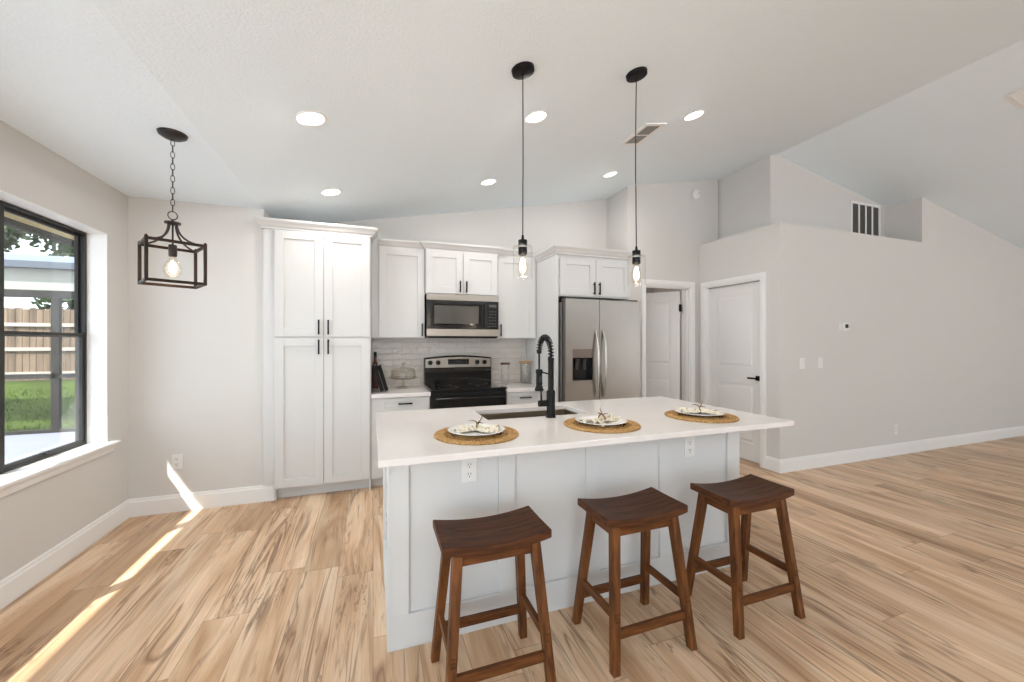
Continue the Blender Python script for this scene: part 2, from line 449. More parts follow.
# little room behind the hall door
m = MB()
m.box(2.80, 4.7, 5.6, 5.7, 0, 2.6).box(4.6, 4.7, YH + .12, 5.6, 0, 2.6).box(2.80, 2.90, 4.6, 5.7, 0, 2.6).box(3.0, 4.6, YH + .12, 5.6, 2.5, 2.55)
struct(m.build('wall_hall_room', M_wall))
# closet wall facing the kitchen
CY0, CY1, CZ = 3.13, 3.885, 2.06
m = MB()
m.box(4.0, 4.12, 2.92, CY0, 0, 2.62).box(4.0, 4.12, CY1, YH, 0, 2.62).box(4.0, 4.12, CY0, CY1, CZ, 2.62)
struct(m.build('wall_closet', M_wall))
m = MB()
m.box(4.12, 6.5, 2.92, 3.07, 0, 2.62)
m.box(4.12, 6.5, 3.07, YH, 2.56, 2.62)
m.prism_xz([(6.5, 0), (XE, 0), (XE, ce(XE)), (6.5, ce(6.5))], 2.92, 3.42)
struct(m.build('wall_right', M_wall))
m = MB()
m.prism_xz([(4.35, 2.62), (6.5, 2.62), (6.5, ce(6.5)), (XR, ZR), (4.35, ce(4.35))], 3.29, 3.42)
m.prism_xz([(4.35, 2.62), (4.42, 2.62), (4.42, ce(4.42)), (4.35, ce(4.35))], 3.42, YH + .1)
struct(m.build('wall_niche', M_wall))
struct(MB().box(XE, XE + .15, YBK, 3.42, 0, ce(XE)).build('wall_far', M_wall))
# wall behind the camera; its bare openings are added to let daylight in
RX0, RX1, RZ = -1.2, 1.0, 2.15
m = MB()
m.prism_xz([(RX1, RZ), (XE, RZ), (XE, ce(XE)), (RX1, ce(RX1))], YBK - .15, YBK)
m.box(RX1, 7.4, YBK - .15, YBK, 0, RZ).box(9.8, XE, YBK - .15, YBK, 0, RZ).box(7.4, 9.8, YBK - .15, YBK, 0, .25)
m.prism_xz([(RX0, RZ), (RX1, RZ), (RX1, ce(RX1)), (XR, ZR), (XC, 2.5), (RX0, 2.5)], YBK - .15, YBK)
m.box(-1.97, RX0, YBK - .15, YBK, 0, 2.5)
struct(m.build('wall_rear', M_wall))
# hidden closet interior blocks light
struct(MB().box(4.12, 6.5, YH, YH + .12, 0, 2.62).build('wall_closet_back', M_wall))

# baseboards
BB = [(0, 0), (0.016, 0), (0.016, 0.112), (0.011, 0.122), (0.011, 0.132), (0.005, 0.14), (0, 0.14)]
struct(MB().sweep([(XL, 0.0), (XL, YD), (-0.80, YD)], BB, side=1).build('baseboard_left', M_trim))
struct(MB().sweep([(4.0, 3.068), (4.0, 2.92), (XE, 2.92)], BB, side=1).build('baseboard_right', M_trim))
struct(MB().sweep([(XE, 2.92), (XE, YBK)], BB, side=1).build('baseboard_far', M_trim))
# ------------------------------------------------------------------ window
win = thing('window_1', (-1.9, 2.0, WZ0), 'dark bronze aluminium windows set deep in the left wall', 'window', kind='structure')
def wp(mb, name, m_, **k):
    o = mb.build(name, m_, win, **k); o.location = -Vector((-1.9, 2.0, WZ0)); return o
# white reveal lining
m = MB()
m.box(-1.965, -1.795, WY1 - 0.006, WY1, WZ0, WZ1).box(-1.965, -1.795, WY0, WY0 + .006, WZ0, WZ1).box(-1.965, -1.795, WY0, WY1, WZ1 - .006, WZ1)
wp(m, 'reveal', M_trim)
# sill with moulded nose and apron
prof = [(-1.965, 0.615), (-1.80, 0.615), (-1.765, 0.618), (-1.752, 0.625), (-1.75, 0.637), (-1.755, 0.645), (-1.965, 0.645)]
m = MB(); m.prism_xz([(x, z) for x, z in prof], WY0 - .07, 3.69)
m.prism_xz([(-1.80, 0.57), (-1.782, 0.57), (-1.778, 0.60), (-1.77, 0.615), (-1.80, 0.615)], WY0 - .05, 3.67)
wp(m, 'sill', M_trim, bevel=0.002)
XO, XI = -1.96, -1.905
MULL = [0.60, 1.40, 2.15, 2.925, 3.585]
def frame_rect(mb, x0, x1, y0, y1, z0, z1, w):
    mb.box(x0, x1, y0, y0 + w, z0, z1).box(x0, x1, y1 - w, y1, z0, z1).box(x0, x1, y0 + w, y1 - w, z0, z0 + w).box(x0, x1, y0 + w, y1 - w, z1 - w, z1)
m = MB(); frame_rect(m, XO, XI, WY0 + .006, WY1 - .006, WZ0, WZ1 - .006, 0.018)
for y in MULL[1:-1]: m.box(XO, XI + .006, y - .022, y + .022, WZ0 + .018, WZ1 - .024)
wp(m, 'frame', M_winf, bevel=0.002)
ZM = 1.41
for i in range(4):
    y0, y1 = MULL[i] + (.022 if i else -.014), MULL[i + 1] - (.022 if i < 3 else -.012)
    m = MB(); frame_rect(m, -1.955, -1.935, y0, y1, ZM - .015, WZ1 - .024, 0.018)
    s = wp(m, 'upper_sash', M_winf, bevel=0.0015)
    g = MB().box(-1.944, -1.941, y0 + .018, y1 - .018, ZM + .003, WZ1 - .042).build('pane', M_pane, s)
    m = MB(); frame_rect(m, -1.930, -1.910, y0, y1, WZ0 + .018, ZM + .015, 0.020)
    s = wp(m, 'lower_sash', M_winf, bevel=0.0015)
    MB().box(-1.921, -1.918, y0 + .02, y1 - .02, WZ0 + .038, ZM - .005).build('pane', M_pane, s)
    yc = (y0 + y1) / 2
    MB().box(-1.910, -1.896, yc - .035, yc + .035, WZ0 + .022, WZ0 + .034).box(-1.906, -1.890, yc - .012, yc + .012, WZ0 + .034, WZ0 + .042).build('sash_latch', M_winf, s, bevel=0.002)

# ------------------------------------------------------------------ doors
def leaf(w, h, t, flip=1):
    """slab x 0..w, z 0..h, y 0..t, with two moulded panels on both faces"""
    mb = MB(); st = 0.115
    zs = [(0.20, 0.87), (1.06, h - 0.12)]
    mb.box(0, st, 0, t, 0, h).box(w - st, w, 0, t, 0, h)
    mb.box(st, w - st, 0, t, 0, zs[0][0]).box(st, w - st, 0, t, zs[0][1], zs[1][0]).box(st, w - st, 0, t, zs[1][1], h)
    for z0, z1 in zs:
        mb.box(st, w - st, 0.010, t - 0.010, z0, z1)
        for ya, yb in ((0.010, 0.004), (t - 0.010, t - 0.004)):
            r = [[(x, ya, z) for x, z in ((st + .018, z0 + .018), (w - st - .018, z0 + .018), (w - st - .018, z1 - .018), (st + .018, z1 - .018))],
                 [(x, yb, z) for x, z in ((st + .04, z0 + .04), (w - st - .04, z0 + .04), (w - st - .04, z1 - .04), (st + .04, z1 - .04))]]
            mb.loft(r)
    return mb
# casing profile flat boards with a bead
d1 = thing('door_1', (HX0, YH, 0), 'white two panel door standing ajar beside the refrigerator', 'door', kind='structure')
def dp(mb, name, m_, d, **k):
    o = mb.build(name, m_, d, **k); o.location = -d.location if d.rotation_euler.z == 0 else o.location; return o
m = MB()
for x0, x1 in ((HX0 - .058, HX0 - .002), (HX1 + .002, HX1 + .072)):
    m.box(x0, x1, YH - .016, YH, 0, HZ + .002).box(x0 + .012, x1 - .012, YH - .021, YH - .016, 0, HZ + .002)
m.box(HX0 - .058, HX1 + .072, YH - .016, YH, HZ + .002, HZ + .066).box(HX0 - .046, HX1 + .06, YH - .021, YH - .016, HZ + .014, HZ + .054)
dp(m, 'casing', M_trim, d1, bevel=0.002)
m = MB()
m.box(HX0 - .002, HX0 + .012, YH - .005, YH + .125, 0, HZ).box(HX1 - .012, HX1 + .002, YH - .005, YH + .125, 0, HZ).box(HX0, HX1, YH - .005, YH + .125, HZ - .012, HZ + .002)
m.box(HX1 - .024, HX1 - .012, YH + .03, YH + .065, 0, HZ - .012).box(HX0 + .012, HX1 - .012, YH + .03, YH + .065, HZ - .024, HZ - .012)
dp(m, 'jamb', M_trim, d1)
lf = leaf(0.66, 2.02, 0.035).build('leaf', M_door, d1, bevel=0.0015)
ang = math.radians(180 - 48)
lf.location = Vector((HX1 - .035, YH + .132, 0.012)) - d1.location
lf.rotation_euler = (0, 0, ang)
for z in (0.25, 1.80):
    h = MB().box(-0.02, 0.012, -0.012, 0.038, z - .045, z + .045).tube([(-0.004, 0.046, z - .048), (-0.004, 0.046, z + .048)], 0.007, 10).build('hinge', M_black, lf)
MB().lathe([(0.0, 0), (.012, 0), (.011, .03), (.026, .04), (.028, .055), (.02, .066), (0, .068)], (0.60, 0.035, 0.95), 20, Matrix.Rotation(-PI / 2, 3, 'X')).build('knob', M_stripe, lf, smooth='auto')
MB().lathe([(0.0, 0), (.012, 0), (.011, .03), (.026, .04), (.028, .055), (.02, .066), (0, .068)], (0.60, 0, 0.95), 20, Matrix.Rotation(PI / 2, 3, 'X')).build('knob', M_stripe, lf, smooth='auto')

d2 = thing('door_2', (4.0, CY0, 0), 'closed white two panel closet door with black lever', 'door', kind='structure')
m = MB()
for y0, y1 in ((CY0 - .062, CY0 - .002), (CY1 + .002, CY1 + .07)):
    m.box(3.984, 4.0, y0, y1, 0, CZ + .002)
    if y1 - y0 > .05: m.box(3.979, 3.984, y0 + .012, y1 - .012, 0, CZ + .002)
m.box(3.984, 4.0, CY0 - .062, CY1 + .07, CZ + .002, CZ + .064).box(3.979, 3.984, CY0 - .05, CY1 + .058, CZ + .014, CZ + .052)
dp(m, 'casing', M_trim, d2, bevel=0.002)
m = MB(); m.box(3.995, 4.125, CY0 - .002, CY0 + .012, 0, CZ).box(3.995, 4.125, CY1 - .012, CY1 + .002, 0, CZ).box(3.995, 4.125, CY0, CY1, CZ - .012, CZ + .002)
m.box(4.09, 4.12, CY0 + .012, CY0 + .024, 0, CZ - .012).box(4.09, 4.12, CY1 - .024, CY1 - .012, 0, CZ - .012)
dp(m, 'jamb', M_trim, d2)
lf2 = leaf(CY1 - CY0 - .03, 2.03, 0.035).build('leaf', M_door, d2, bevel=0.0015)
lf2.rotation_euler = (0, 0, PI / 2); lf2.location = Vector((4.088, CY0 + .015, 0.012)) - d2.location
# lever: leaf local x along world +y, local y -> world -x ; face towards kitchen is local y = 0.035
m = MB().box(0.035, 0.087, 0.035, 0.043, 0.92, 0.975)
m.tube([(0.061, 0.04, 0.947), (0.061, 0.085, 0.947)], 0.010, 12).box(0.05, 0.155, 0.074, 0.088, 0.936, 0.956)
m.build('lever_handle', M_black, lf2, bevel=0.002)

# ------------------------------------------------------------------ cabinet builders (fronts face -y)
def shaker(mb, x0, x1, z0, z1, y, t=0.02, fr=0.070):
    fr = min(fr, (z1 - z0) * 0.30)
    mb.box(x0, x0 + fr, y, y + t, z0, z1).box(x1 - fr, x1, y, y + t, z0, z1)
    mb.box(x0 + fr, x1 - fr, y, y + t, z0, z0 + fr).box(x0 + fr, x1 - fr, y, y + t, z1 - fr, z1)
    mb.box(x0 + fr - .002, x1 - fr + .002, y + .011, y + t, z0 + fr - .002, z1 - fr + .002)
    return mb
def pull(x, z, y, L=0.13, vert=True):
    mb = MB(); r = 0.0065
    if vert:
        mb.box(x - r, x + r, y - .034, y - .022, z - L / 2, z + L / 2)
        for s in (-1, 1): mb.box(x - .005, x + .005, y - .024, y + .001, z + s * (L / 2 - .018) - .005, z + s * (L / 2 - .018) + .005)
    else:
        mb.box(x - L / 2, x + L / 2, y - .034, y - .022, z - r, z + r)
        for s in (-1, 1): mb.box(x + s * (L / 2 - .018) - .005, x + s * (L / 2 - .018) + .005, y - .024, y + .001, z - .005, z + .005)
    return mb
class Cab:
    def __init__(s, name, loc, label, cat='cabinet', group=None):
        s.t = thing(name, loc, label, cat, group); s.o = Vector(loc)
    def part(s, mb, name, m_=None, parent=None, **k):
        o = mb.build(name, m_ or M_cab, parent or s.t, **k)
        if parent is None: o.location = -s.o
        return o
    def door(s, x0, x1, z0, z1, y, hx=None, hz=None, name='door', vert=True, L=0.13):
        d = s.part(shaker(MB(), x0, x1, z0, z1, y), name, bevel=0.0015)
        if hx is not None: s.part(pull(hx, hz, y, L, vert), 'handle', M_black, d, bevel=0.0015)
        return d
CROWN = [(0, 0), (0.012, 0), (0.014, 0.014), (0.026, 0.022), (0.040, 0.042), (0.056, 0.058), (0.060, 0.064), (0.060, 0.078), (0, 0.078)]

# tall pantry
c = Cab('pantry_cabinet', (-0.41, 4.14, 0), 'tall white shaker pantry cabinet left of the stove, with four doors', 'cabinet')
c.part(MB().box(-0.80, -0.018, 3.842, 4.44, 0.10, 2.345).box(XC + .004, -0.80, 3.845, 3.878, 0.145, 2.345).box(-0.80, -0.785, 3.872, 3.912, 0, 0.10).box(-0.80, -0.018, 3.912, 4.44, 0, 0.10).box(-0.034, -0.018, 3.842, 3.912, 0, .10), 'body', bevel=0.0015)
for z0, z1, hz in ((1.412, 2.325, 1.495), (0.112, 1.398, 1.322)):
    c.door(-0.792, -0.412, z0, z1, 3.822, -0.448, hz)
    c.door(-0.408, -0.028, z0, z1, 3.822, -0.372, hz)
c.part(MB().sweep([(XC + .004, 3.878), (XC + .004, 3.842), (-0.018, 3.842), (-0.018, 4.06)], CROWN, 2.33, side=1), 'crown_moulding')
# wall cabinets
YU = 4.13
c = Cab('upper_cabinet', (0.23, 4.3, 1.406), 'white single door wall cabinet left of the microwave', 'cabinet', 'white wall cabinets over the back counter')
c.part(MB().box(-0.016, 0.506, YU, 4.44, 1.406, 2.33), 'body', bevel=0.0015)
c.door(0.056, 0.500, 1.412, 2.312, YU - .02, 0.474, 1.49)
c.part(MB().sweep([(0.044, YU), (0.506, YU)], CROWN, 2.312), 'crown_moulding')
c = Cab('upper_cabinet', (0.9, 4.25, 1.86), 'short white two door wall cabinet above the microwave', 'cabinet', 'white wall cabinets over the back counter')
YM = 4.09
c.part(MB().box(0.508, 1.284, YM, 4.44, 1.862, 2.33), 'body', bevel=0.0015)
c.door(0.514, 0.893, 1.870, 2.312, YM - .02, 0.862, 1.945, L=0.12)
c.door(0.899, 1.278, 1.870, 2.312, YM - .02, 0.930, 1.945, L=0.12)
c.part(MB().sweep([(0.508, 4.125), (0.508, YM), (1.284, YM), (1.284, 4.125)], CROWN, 2.312, side=1), 'crown_moulding')
c = Cab('upper_cabinet', (1.5, 4.3, 1.406), 'white single door wall cabinet between microwave and refrigerator', 'cabinet', 'white wall cabinets over the back counter')
c.part(MB().box(1.286, 1.752, YU, 4.44, 1.406, 2.33), 'body', bevel=0.0015)
c.door(1.292, 1.742, 1.412, 2.312, YU - .02, 1.322, 1.495)
c.part(MB().sweep([(1.290, YU), (1.70, YU)], CROWN, 2.312), 'crown_moulding')
# refrigerator surround and cabinet above it
c = Cab('refrigerator_cabinet', (2.2, 4.0, 0), 'deep white cabinet above the refrigerator with full height side panel', 'cabinet')
c.part(MB().box(1.777, 2.657, 3.62, 4.44, 1.835, 2.30), 'body', bevel=0.0015)
c.part(MB().box(1.755, 1.777, 3.60, 4.44, 0, 2.30), 'side_panel', bevel=0.0015)
c.door(1.797, 2.214, 1.848, 2.235, 3.60, 2.185, 1.925)
c.door(2.220, 2.640, 1.848, 2.235, 3.60, 2.250, 1.925)
c.part(MB().sweep([(1.755, 4.065), (1.755, 3.60), (2.657, 3.60), (2.657, 4.44)], CROWN, 2.262, side=1), 'crown_moulding')
# base cabinets
YF = 3.85
c = Cab('base_cabinet', (0.25, 4.15, 0), 'white base cabinet between pantry and stove, one drawer over a door', 'cabinet', 'white base cabinets on the back wall')
c.part(MB().box(-0.016, 0.522, YF, 4.44, 0.10, 0.845).box(-0.016, 0.522, YF + .07, 4.44, 0, 0.10), 'body', bevel=0.0015)
c.door(0.062, 0.512, 0.715, 0.84, YF - .02, 0.287, 0.785, 'drawer', False)
c.door(0.062, 0.512, 0.115, 0.705, YF - .02, 0.48, 0.62)
c = Cab('base_cabinet', (1.5, 4.15, 0), 'white base cabinet between stove and refrigerator, one drawer over a door', 'cabinet', 'white base cabinets on the back wall')
c.part(MB().box(1.296, 1.752, YF, 4.44, 0.10, 0.845).box(1.296, 1.752, YF + .07, 4.44, 0, 0.10), 'body', bevel=0.0015)
c.door(1.304, 1.70, 0.715, 0.84, YF - .02, 1.502, 0.785, 'drawer', False)
c.door(1.304, 1.70, 0.115, 0.705, YF - .02, 1.33, 0.62)
tag(MB().box(-0.015, 0.524, 3.81, 4.438, 0.846, 0.884).build('countertop', M_quartz, bevel=0.003), 'white quartz countertop on the base cabinet left of the stove', 'countertop', 'back wall countertops')
tag(MB().box(1.294, 1.752, 3.81, 4.438, 0.846, 0.884).build('countertop', M_quartz, bevel=0.003), 'white quartz countertop on the base cabinet right of the stove', 'countertop', 'back wall countertops')
struct(MB().box(-0.015, 1.753, 4.440, 4.449, 0.80, 1.50).build('trim_1', M_tile), 'glossy white tile backsplash', 'backsplash')

# ------------------------------------------------------------------ range
t = thing('range', (0.908, 4.1, 0), 'stainless and black electric stove between the white base cabinets', 'stove')
def pt(mb, name, m_, parent, base=None, **k):
    o = mb.build(name, m_, parent, **k)
    if base is not None: o.location = -Vector(base)
    return o
B = (0.908, 4.1, 0)
X0, X1 = 0.528, 1.290
pt(MB().box(X0, X1, 3.84, 4.40, 0.03, 0.885).box(X0 + .03, X1 - .03, 3.9, 4.38, 0, .03), 'body', M_enamel, t, B, bevel=0.003)
ct = pt(MB().box(X0 - .002, X1 + .002, 3.80, 4.36, 0.887, 0.905), 'cooktop', M_cooktop, t, B, bevel=0.004)
M_ring = mat('burner_ring', lin(64, 62, 62), 0.3)
for x, y, r in ((0.72, 3.96, .10), (1.10, 3.96, .085), (0.72, 4.22, .075), (1.10, 4.22, .10)):
    MB().lathe([(r, 0), (r, .0006), (r - .004, .0006), (r - .004, 0)], (x, y, .9052), 40).build('burner_ring', M_ring, ct)
od = pt(MB().box(X0 + .004, X1 - .004, 3.80, 3.84, 0.245, 0.865), 'oven_door', M_enamel, t, B, bevel=0.005)
MB().box(X0 + .14, X1 - .14, 3.797, 3.801, 0.40, 0.72).build('oven_window', M_cooktop, od, bevel=0.001)
MB().tube([(X0 + .06, 3.80, .815), (X0 + .06, 3.762, .815)], .009, 10).tube([(X1 - .06, 3.80, .815), (X1 - .06, 3.762, .815)], .009, 10).tube([(X0 + .04, 3.755, .815), (X1 - .04, 3.755, .815)], .013, 14).build('oven_handle', M_enamel, od, smooth='auto')
pt(MB().box(X0 + .004, X1 - .004, 3.805, 3.84, 0.04, 0.235), 'storage_drawer', M_enamel, t, B, bevel=0.004)
# backguard with arched top
arc = [(X0 + (X1 - X0) * i / 16, 1.190 + 0.026 * math.sin(PI * i / 16)) for i in range(17)]
pt(MB().prism_xz([(X0, 0.90), (X1, 0.90)] + list(reversed(arc)), 4.35, 4.425), 'backguard', M_enamel, t, B, bevel=0.004)
arc2 = [(X0 + .012 + (X1 - X0 - .024) * i / 16, 1.176 + 0.022 * math.sin(PI * i / 16)) for i in range(17)]
cp = pt(MB().prism_xz([(X0 + .012, 1.082), (X1 - .012, 1.082)] + list(reversed(arc2)), 4.338, 4.352), 'control_panel', M_steel_h, t, B, bevel=0.002)
MB().box(0.785, 1.022, 4.334, 4.340, 1.115, 1.175).build('clock_display', M_screen, cp, bevel=0.001)
M_icon = mat('display_digits', lin(48, 58, 56), 0.5)
m = MB()
for i in range(7):
    for j in range(2): m.box(0.80 + i * .030, 0.815 + i * .030, 4.3332, 4.3342, 1.125 + j * .018, 1.131 + j * .018)
m.build('keypad_marks', M_icon, cp)
for x in (0.590, 0.676, 1.118, 1.204):
    k = MB().lathe([(0, 0), (.026, 0), (.026, .006), (.020, .008), (.018, .026), (0, .027)], (x, 4.338, 1.138), 24, Matrix.Rotation(PI / 2, 3, 'X')).build('knob', M_black, cp, smooth='auto')
    MB().box(x - .003, x + .003, 4.309, 4.320, 1.122, 1.154).build('grip', M_black, k)
pt(MB().box(X0 + .006, X1 - .006, 4.345, 4.352, 0.91, 1.078), 'splash_glass', M_cooktop, t, B, bevel=0.002)

# ------------------------------------------------------------------ microwave
t = thing('microwave', (0.896, 4.25, 1.41), 'stainless over the range microwave under the short wall cabinet', 'microwave')
B = (0.896, 4.25, 1.41)
mx0, mx1, my = 0.514, 1.276, 4.035
pt(MB().box(mx0, mx1, my + .02, 4.437, 1.412, 1.858), 'body', M_enamel, t, B, bevel=0.003)
pt(MB().box(mx0, mx1, my, my + .02, 1.795, 1.858), 'top_trim', M_steel_h, t, B, bevel=0.003)
pt(MB().box(mx0, mx1, my, my + .02, 1.425, 1.500), 'bottom_trim', M_steel_h, t, B, bevel=0.003)
dr = pt(MB().box(mx0, 1.145, my - .004, my + .019, 1.502, 1.793), 'door', M_enamel, t, B, bevel=0.003)
MB().box(mx0 + .035, 1.095, my - .006, my - .003, 1.525, 1.77).build('window', M_cooktop, dr, bevel=0.001)
MB().box(mx0 + .075, 1.055, my - .0068, my - .0058, 1.555, 1.742).build('mesh_screen', mat('oven_screen', lin(70, 66, 60), 0.25), dr)
MB().tube([(1.122, my - .004, 1.53), (1.122, my - .03, 1.54), (1.122, my - .032, 1.65), (1.122, my - .03, 1.755), (1.122, my - .004, 1.765)], .008, 10).build('handle', M_enamel, dr, smooth='auto')
kp = pt(MB().box(1.148, mx1, my - .004, my + .019, 1.502, 1.793), 'keypad_panel', M_screen, t, B, bevel=0.003)
M_key = mat('key_marks', lin(74, 74, 72), 0.5)
for i in range(3):
    for j in range(6): MB().box(1.168 + i * .032, 1.186 + i * .032, my - .0052, my - .0038, 1.525 + j * .032, 1.536 + j * .032).build('key', M_key, kp)
MB().box(1.168, 1.252, my - .0052, my - .0038, 1.735, 1.765).build('clock_display', M_key, kp)
pt(MB().box(mx0 + .02, mx1 - .02, my + .01, 4.40, 1.405, 1.413), 'vent_grille', M_enamel, t, B)

# ------------------------------------------------------------------ refrigerator
t = thing('refrigerator', (2.25, 3.95, 0), 'stainless side by side refrigerator with ice dispenser', 'refrigerator')
B = (2.25, 3.95, 0)
fx0, fx1 = 1.808, 2.700
pt(MB().box(fx0, fx1, 3.60, 4.36, 0.02, 1.775).box(fx0 + .03, fx1 - .03, 3.62, 4.3, 0, .02), 'body', M_grey, t, B, bevel=0.004)
# left door with recess for the dispenser
dx0, dx1, dz0, dz1 = 1.885, 2.118, 0.975, 1.295
m = MB(); xL0, xL1 = fx0, 2.194
m.box(xL0, dx0, 3.50, 3.59, 0.06, 1.80).box(dx1, xL1, 3.50, 3.59, 0.06, 1.80).box(dx0, dx1, 3.50, 3.59, 0.06, dz0).box(dx0, dx1, 3.50, 3.59, dz1, 1.80).box(dx0, dx1, 3.57, 3.59, dz0, dz1)
ld = pt(m, 'freezer_door', M_steel, t, B)
def curve_handle(x):
    pts = [(x, 3.50 - 0.052 * math.sin(PI * i / 12) ** .6, 0.80 + 0.69 * i / 12) for i in range(13)]
    return MB().tube(pts, 0.013, 12)
curve_handle(2.155).build('handle', M_stripe, ld, smooth='auto')
dsp = MB().box(dx0, dx1, 3.499, 3.545, 1.205, dz1).build('dispenser_panel', mat('dispenser_panel_brown', lin(120, 104, 92), 0.3, metal=0.4), ld, bevel=0.002)
cav = MB(); cav.box(dx0 + .001, dx0 + .008, 3.505, 3.569, dz0 + .001, 1.204).box(dx1 - .008, dx1 - .001, 3.505, 3.569, dz0 + .001, 1.204).box(dx0 + .008, dx1 - .008, 3.56, 3.569, dz0 + .001, 1.204).box(dx0 + .008, dx1 - .008, 3.505, 3.56, dz0 + .001, dz0 + .012)
cav.build('dispenser_recess', M_enamel, ld)
MB().beam((1.96, 3.54, 1.19), (1.96, 3.552, 1.08), .035, .008).beam((2.045, 3.54, 1.19), (2.045, 3.552, 1.08), .035, .008).build('dispenser_paddle', M_slot, ld)
rd = pt(MB().box(2.200, fx1, 3.50, 3.59, 0.06, 1.80), 'refrigerator_door', M_steel, t, B, bevel=0.006)
curve_handle(2.242).build('handle', M_stripe, rd, smooth='auto')
for xa in (fx0 + .01, fx1 - .10): pt(MB().box(xa, xa + .09, 3.53, 3.62, 1.80, 1.815), 'hinge_cover', M_slot, t, B, bevel=0.003)
pt(MB().box(fx0 + .02, fx1 - .02, 3.55, 3.60, 0.015, 0.055), 'toe_grille', M_slot, t, B)

# ------------------------------------------------------------------ island
t = thing('kitchen_island', (1.1, 2.2, 0), 'long white panelled island base under the quartz top', 'kitchen island')
B = (1.1, 2.2, 0)
IX0, IX1, IY0, IY1, IZ = 0.075, 2.115, 1.815, 2.62, 0.885
m = MB()  # carcass walls, open inside for the sink
m.box(IX0, IX1, IY0, IY0 + .02, 0, IZ).box(IX0, IX0 + .02, IY0 + .02, IY1, 0, IZ).box(IX1 - .02, IX1, IY0 + .02, IY1, 0, IZ).box(IX0 + .02, IX1 - .02, IY1 - .02, IY1, 0.10, IZ)
m.box(IX0 + .02, IX1 - .02, IY0 + .02, IY1 - .02, 0.10, 0.12)
m.box(IX0 + .02, IX1 - .02, IY1 - .09, IY1 - .08, 0, 0.10)
pt(m, 'body', M_panel, t, B)
m = MB(); yf = 1.80
st = [(0.070, 0.152), (0.572, 0.655), (1.052, 1.135), (1.522, 1.607), (2.026, 2.120)]
for a, b in st: m.box(a, b, yf, IY0, 0.15, 0.815)
m.box(0.070, 2.120, yf, IY0, 0, 0.15).box(0.070, 2.120, yf, IY0, 0.815, IZ)
pt(m, 'front_trim', M_panel, t, B, bevel=0.002)
m = MB()
m.box(0.060, IX0, yf, yf + .08, 0, IZ).box(0.060, IX0, IY1 - .08, IY1, 0, IZ).box(0.060, IX0, yf + .08, IY1 - .08, 0, 0.15).box(0.060, IX0, yf + .08, IY1 - .08, 0.80, IZ)
pt(m, 'end_trim', M_panel, t, B, bevel=0.002)
for i in range(4):
    a = 0.10 + i * .5; 
    dd = pt(MB().box(a, a + .49, IY1, IY1 + .02, 0.115, 0.87), 'door', M_panel, t, B, bevel=0.002)
# countertop with sink cut out
SX0, SX1, SY0, SY1 = 0.625, 1.285, 2.175, 2.505
TZ0, TZ1 = 0.886, 0.914
cx0, cx1, cy0, cy1 = 0.018, 2.256, 1.560, 2.655
m = MB(); bm = m.bm
def ringv(x0, x1, y0, y1, z): return [bm.verts.new((x, y, z)) for x, y in ((x0, y0), (x1, y0), (x1, y1), (x0, y1))]
ot, it, ob, ib = ringv(cx0, cx1, cy0, cy1, TZ1), ringv(SX0, SX1, SY0, SY1, TZ1), ringv(cx0, cx1, cy0, cy1, TZ0), ringv(SX0, SX1, SY0, SY1, TZ0)
for i in range(4):
    j = (i + 1) % 4
    bm.faces.new((ot[i], ot[j], it[j], it[i])); bm.faces.new((ob[i], ib[i], ib[j], ob[j])); bm.faces.new((ot[i], ob[i], ob[j], ot[j])); bm.faces.new((it[i], it[j], ib[j], ib[i]))
tag(m.build('island_countertop', M_quartz, bevel=0.003), 'large white quartz slab overhanging the island', 'countertop')
# sink
t = thing('kitchen_sink', (0.955, 2.34, 0.66), 'stainless undermount sink set in the island countertop', 'sink')
B = (0.955, 2.34, 0.66)
m = MB(); w = 0.006; z0 = 0.69; e = .004
m.box(SX0 - e - w, SX0 - e, SY0 - e, SY1 + e, z0, TZ0 - .001).box(SX1 + e, SX1 + e + w, SY0 - e, SY1 + e, z0, TZ0 - .001)
m.box(SX0 - e - w, SX1 + e + w, SY0 - e - w, SY0 - e, z0, TZ0 - .001).box(SX0 - e - w, SX1 + e + w, SY1 + e, SY1 + e + w, z0, TZ0 - .001)
m.box(SX0 - e - w, SX1 + e + w, SY0 - e - w, SY1 + e + w, z0 - w, z0)
pt(m, 'basin', M_sink, t, B, bevel=0.002)
pt(MB().lathe([(0, 0.001), (.03, 0.001), (.042, .005), (.045, .001)], (0.955, 2.34, z0), 24), 'drain', M_stripe, t, B, smooth='auto')
# island outlets
def outlet_parts(t, n=2):
    """duplex cover plate in local frame, facing -y, plate centre at the origin"""
    pl = MB().box(-.036, .036, -.006, 0, -.058, .058).build('cover_plate', M_white_pl, t, bevel=0.002)
    for z in (-.022, .022):
        r = MB().box(-.016, .016, -.008, -.0055, z - .016, z + .016).build('receptacle', M_white_pl, t, bevel=0.003)
        MB().box(-.0075, -.005, -.0088, -.0075, z - .001, z + .009).box(.005, .0075, -.0088, -.0075, z - .001, z + .009).box(-.0025, .0025, -.0088, -.0075, z - .011, z - .006).build('slots', M_slot, r)
    return t
o1 = outlet_parts(thing('power_outlet', (0.428, 1.814, 0.760), 'white duplex outlet on the island below the left placemat', 'outlet', 'electrical outlets'))
def dup(o, loc, rz, label, group=None):
    c_ = copy_tree(o); c_.location = loc; c_.rotation_euler = (0, 0, rz); c_['label'] = label
    if group: c_['group'] = group
    return c_
dup(o1, (1.742, 1.814, 0.752), 0, 'white duplex outlet on the island below the right placemat')
dup(o1, (0.0745, 2.12, 0.45), -PI / 2, 'white outlet on the narrow end panel of the island')
dup(o1, (-1.487, 3.879, 0.40), 0, 'sunlit white outlet low on the wall between window and pantry')
dup(o1, (5.95, 2.919, 0.31), 0, 'white outlet low on the long right wall')

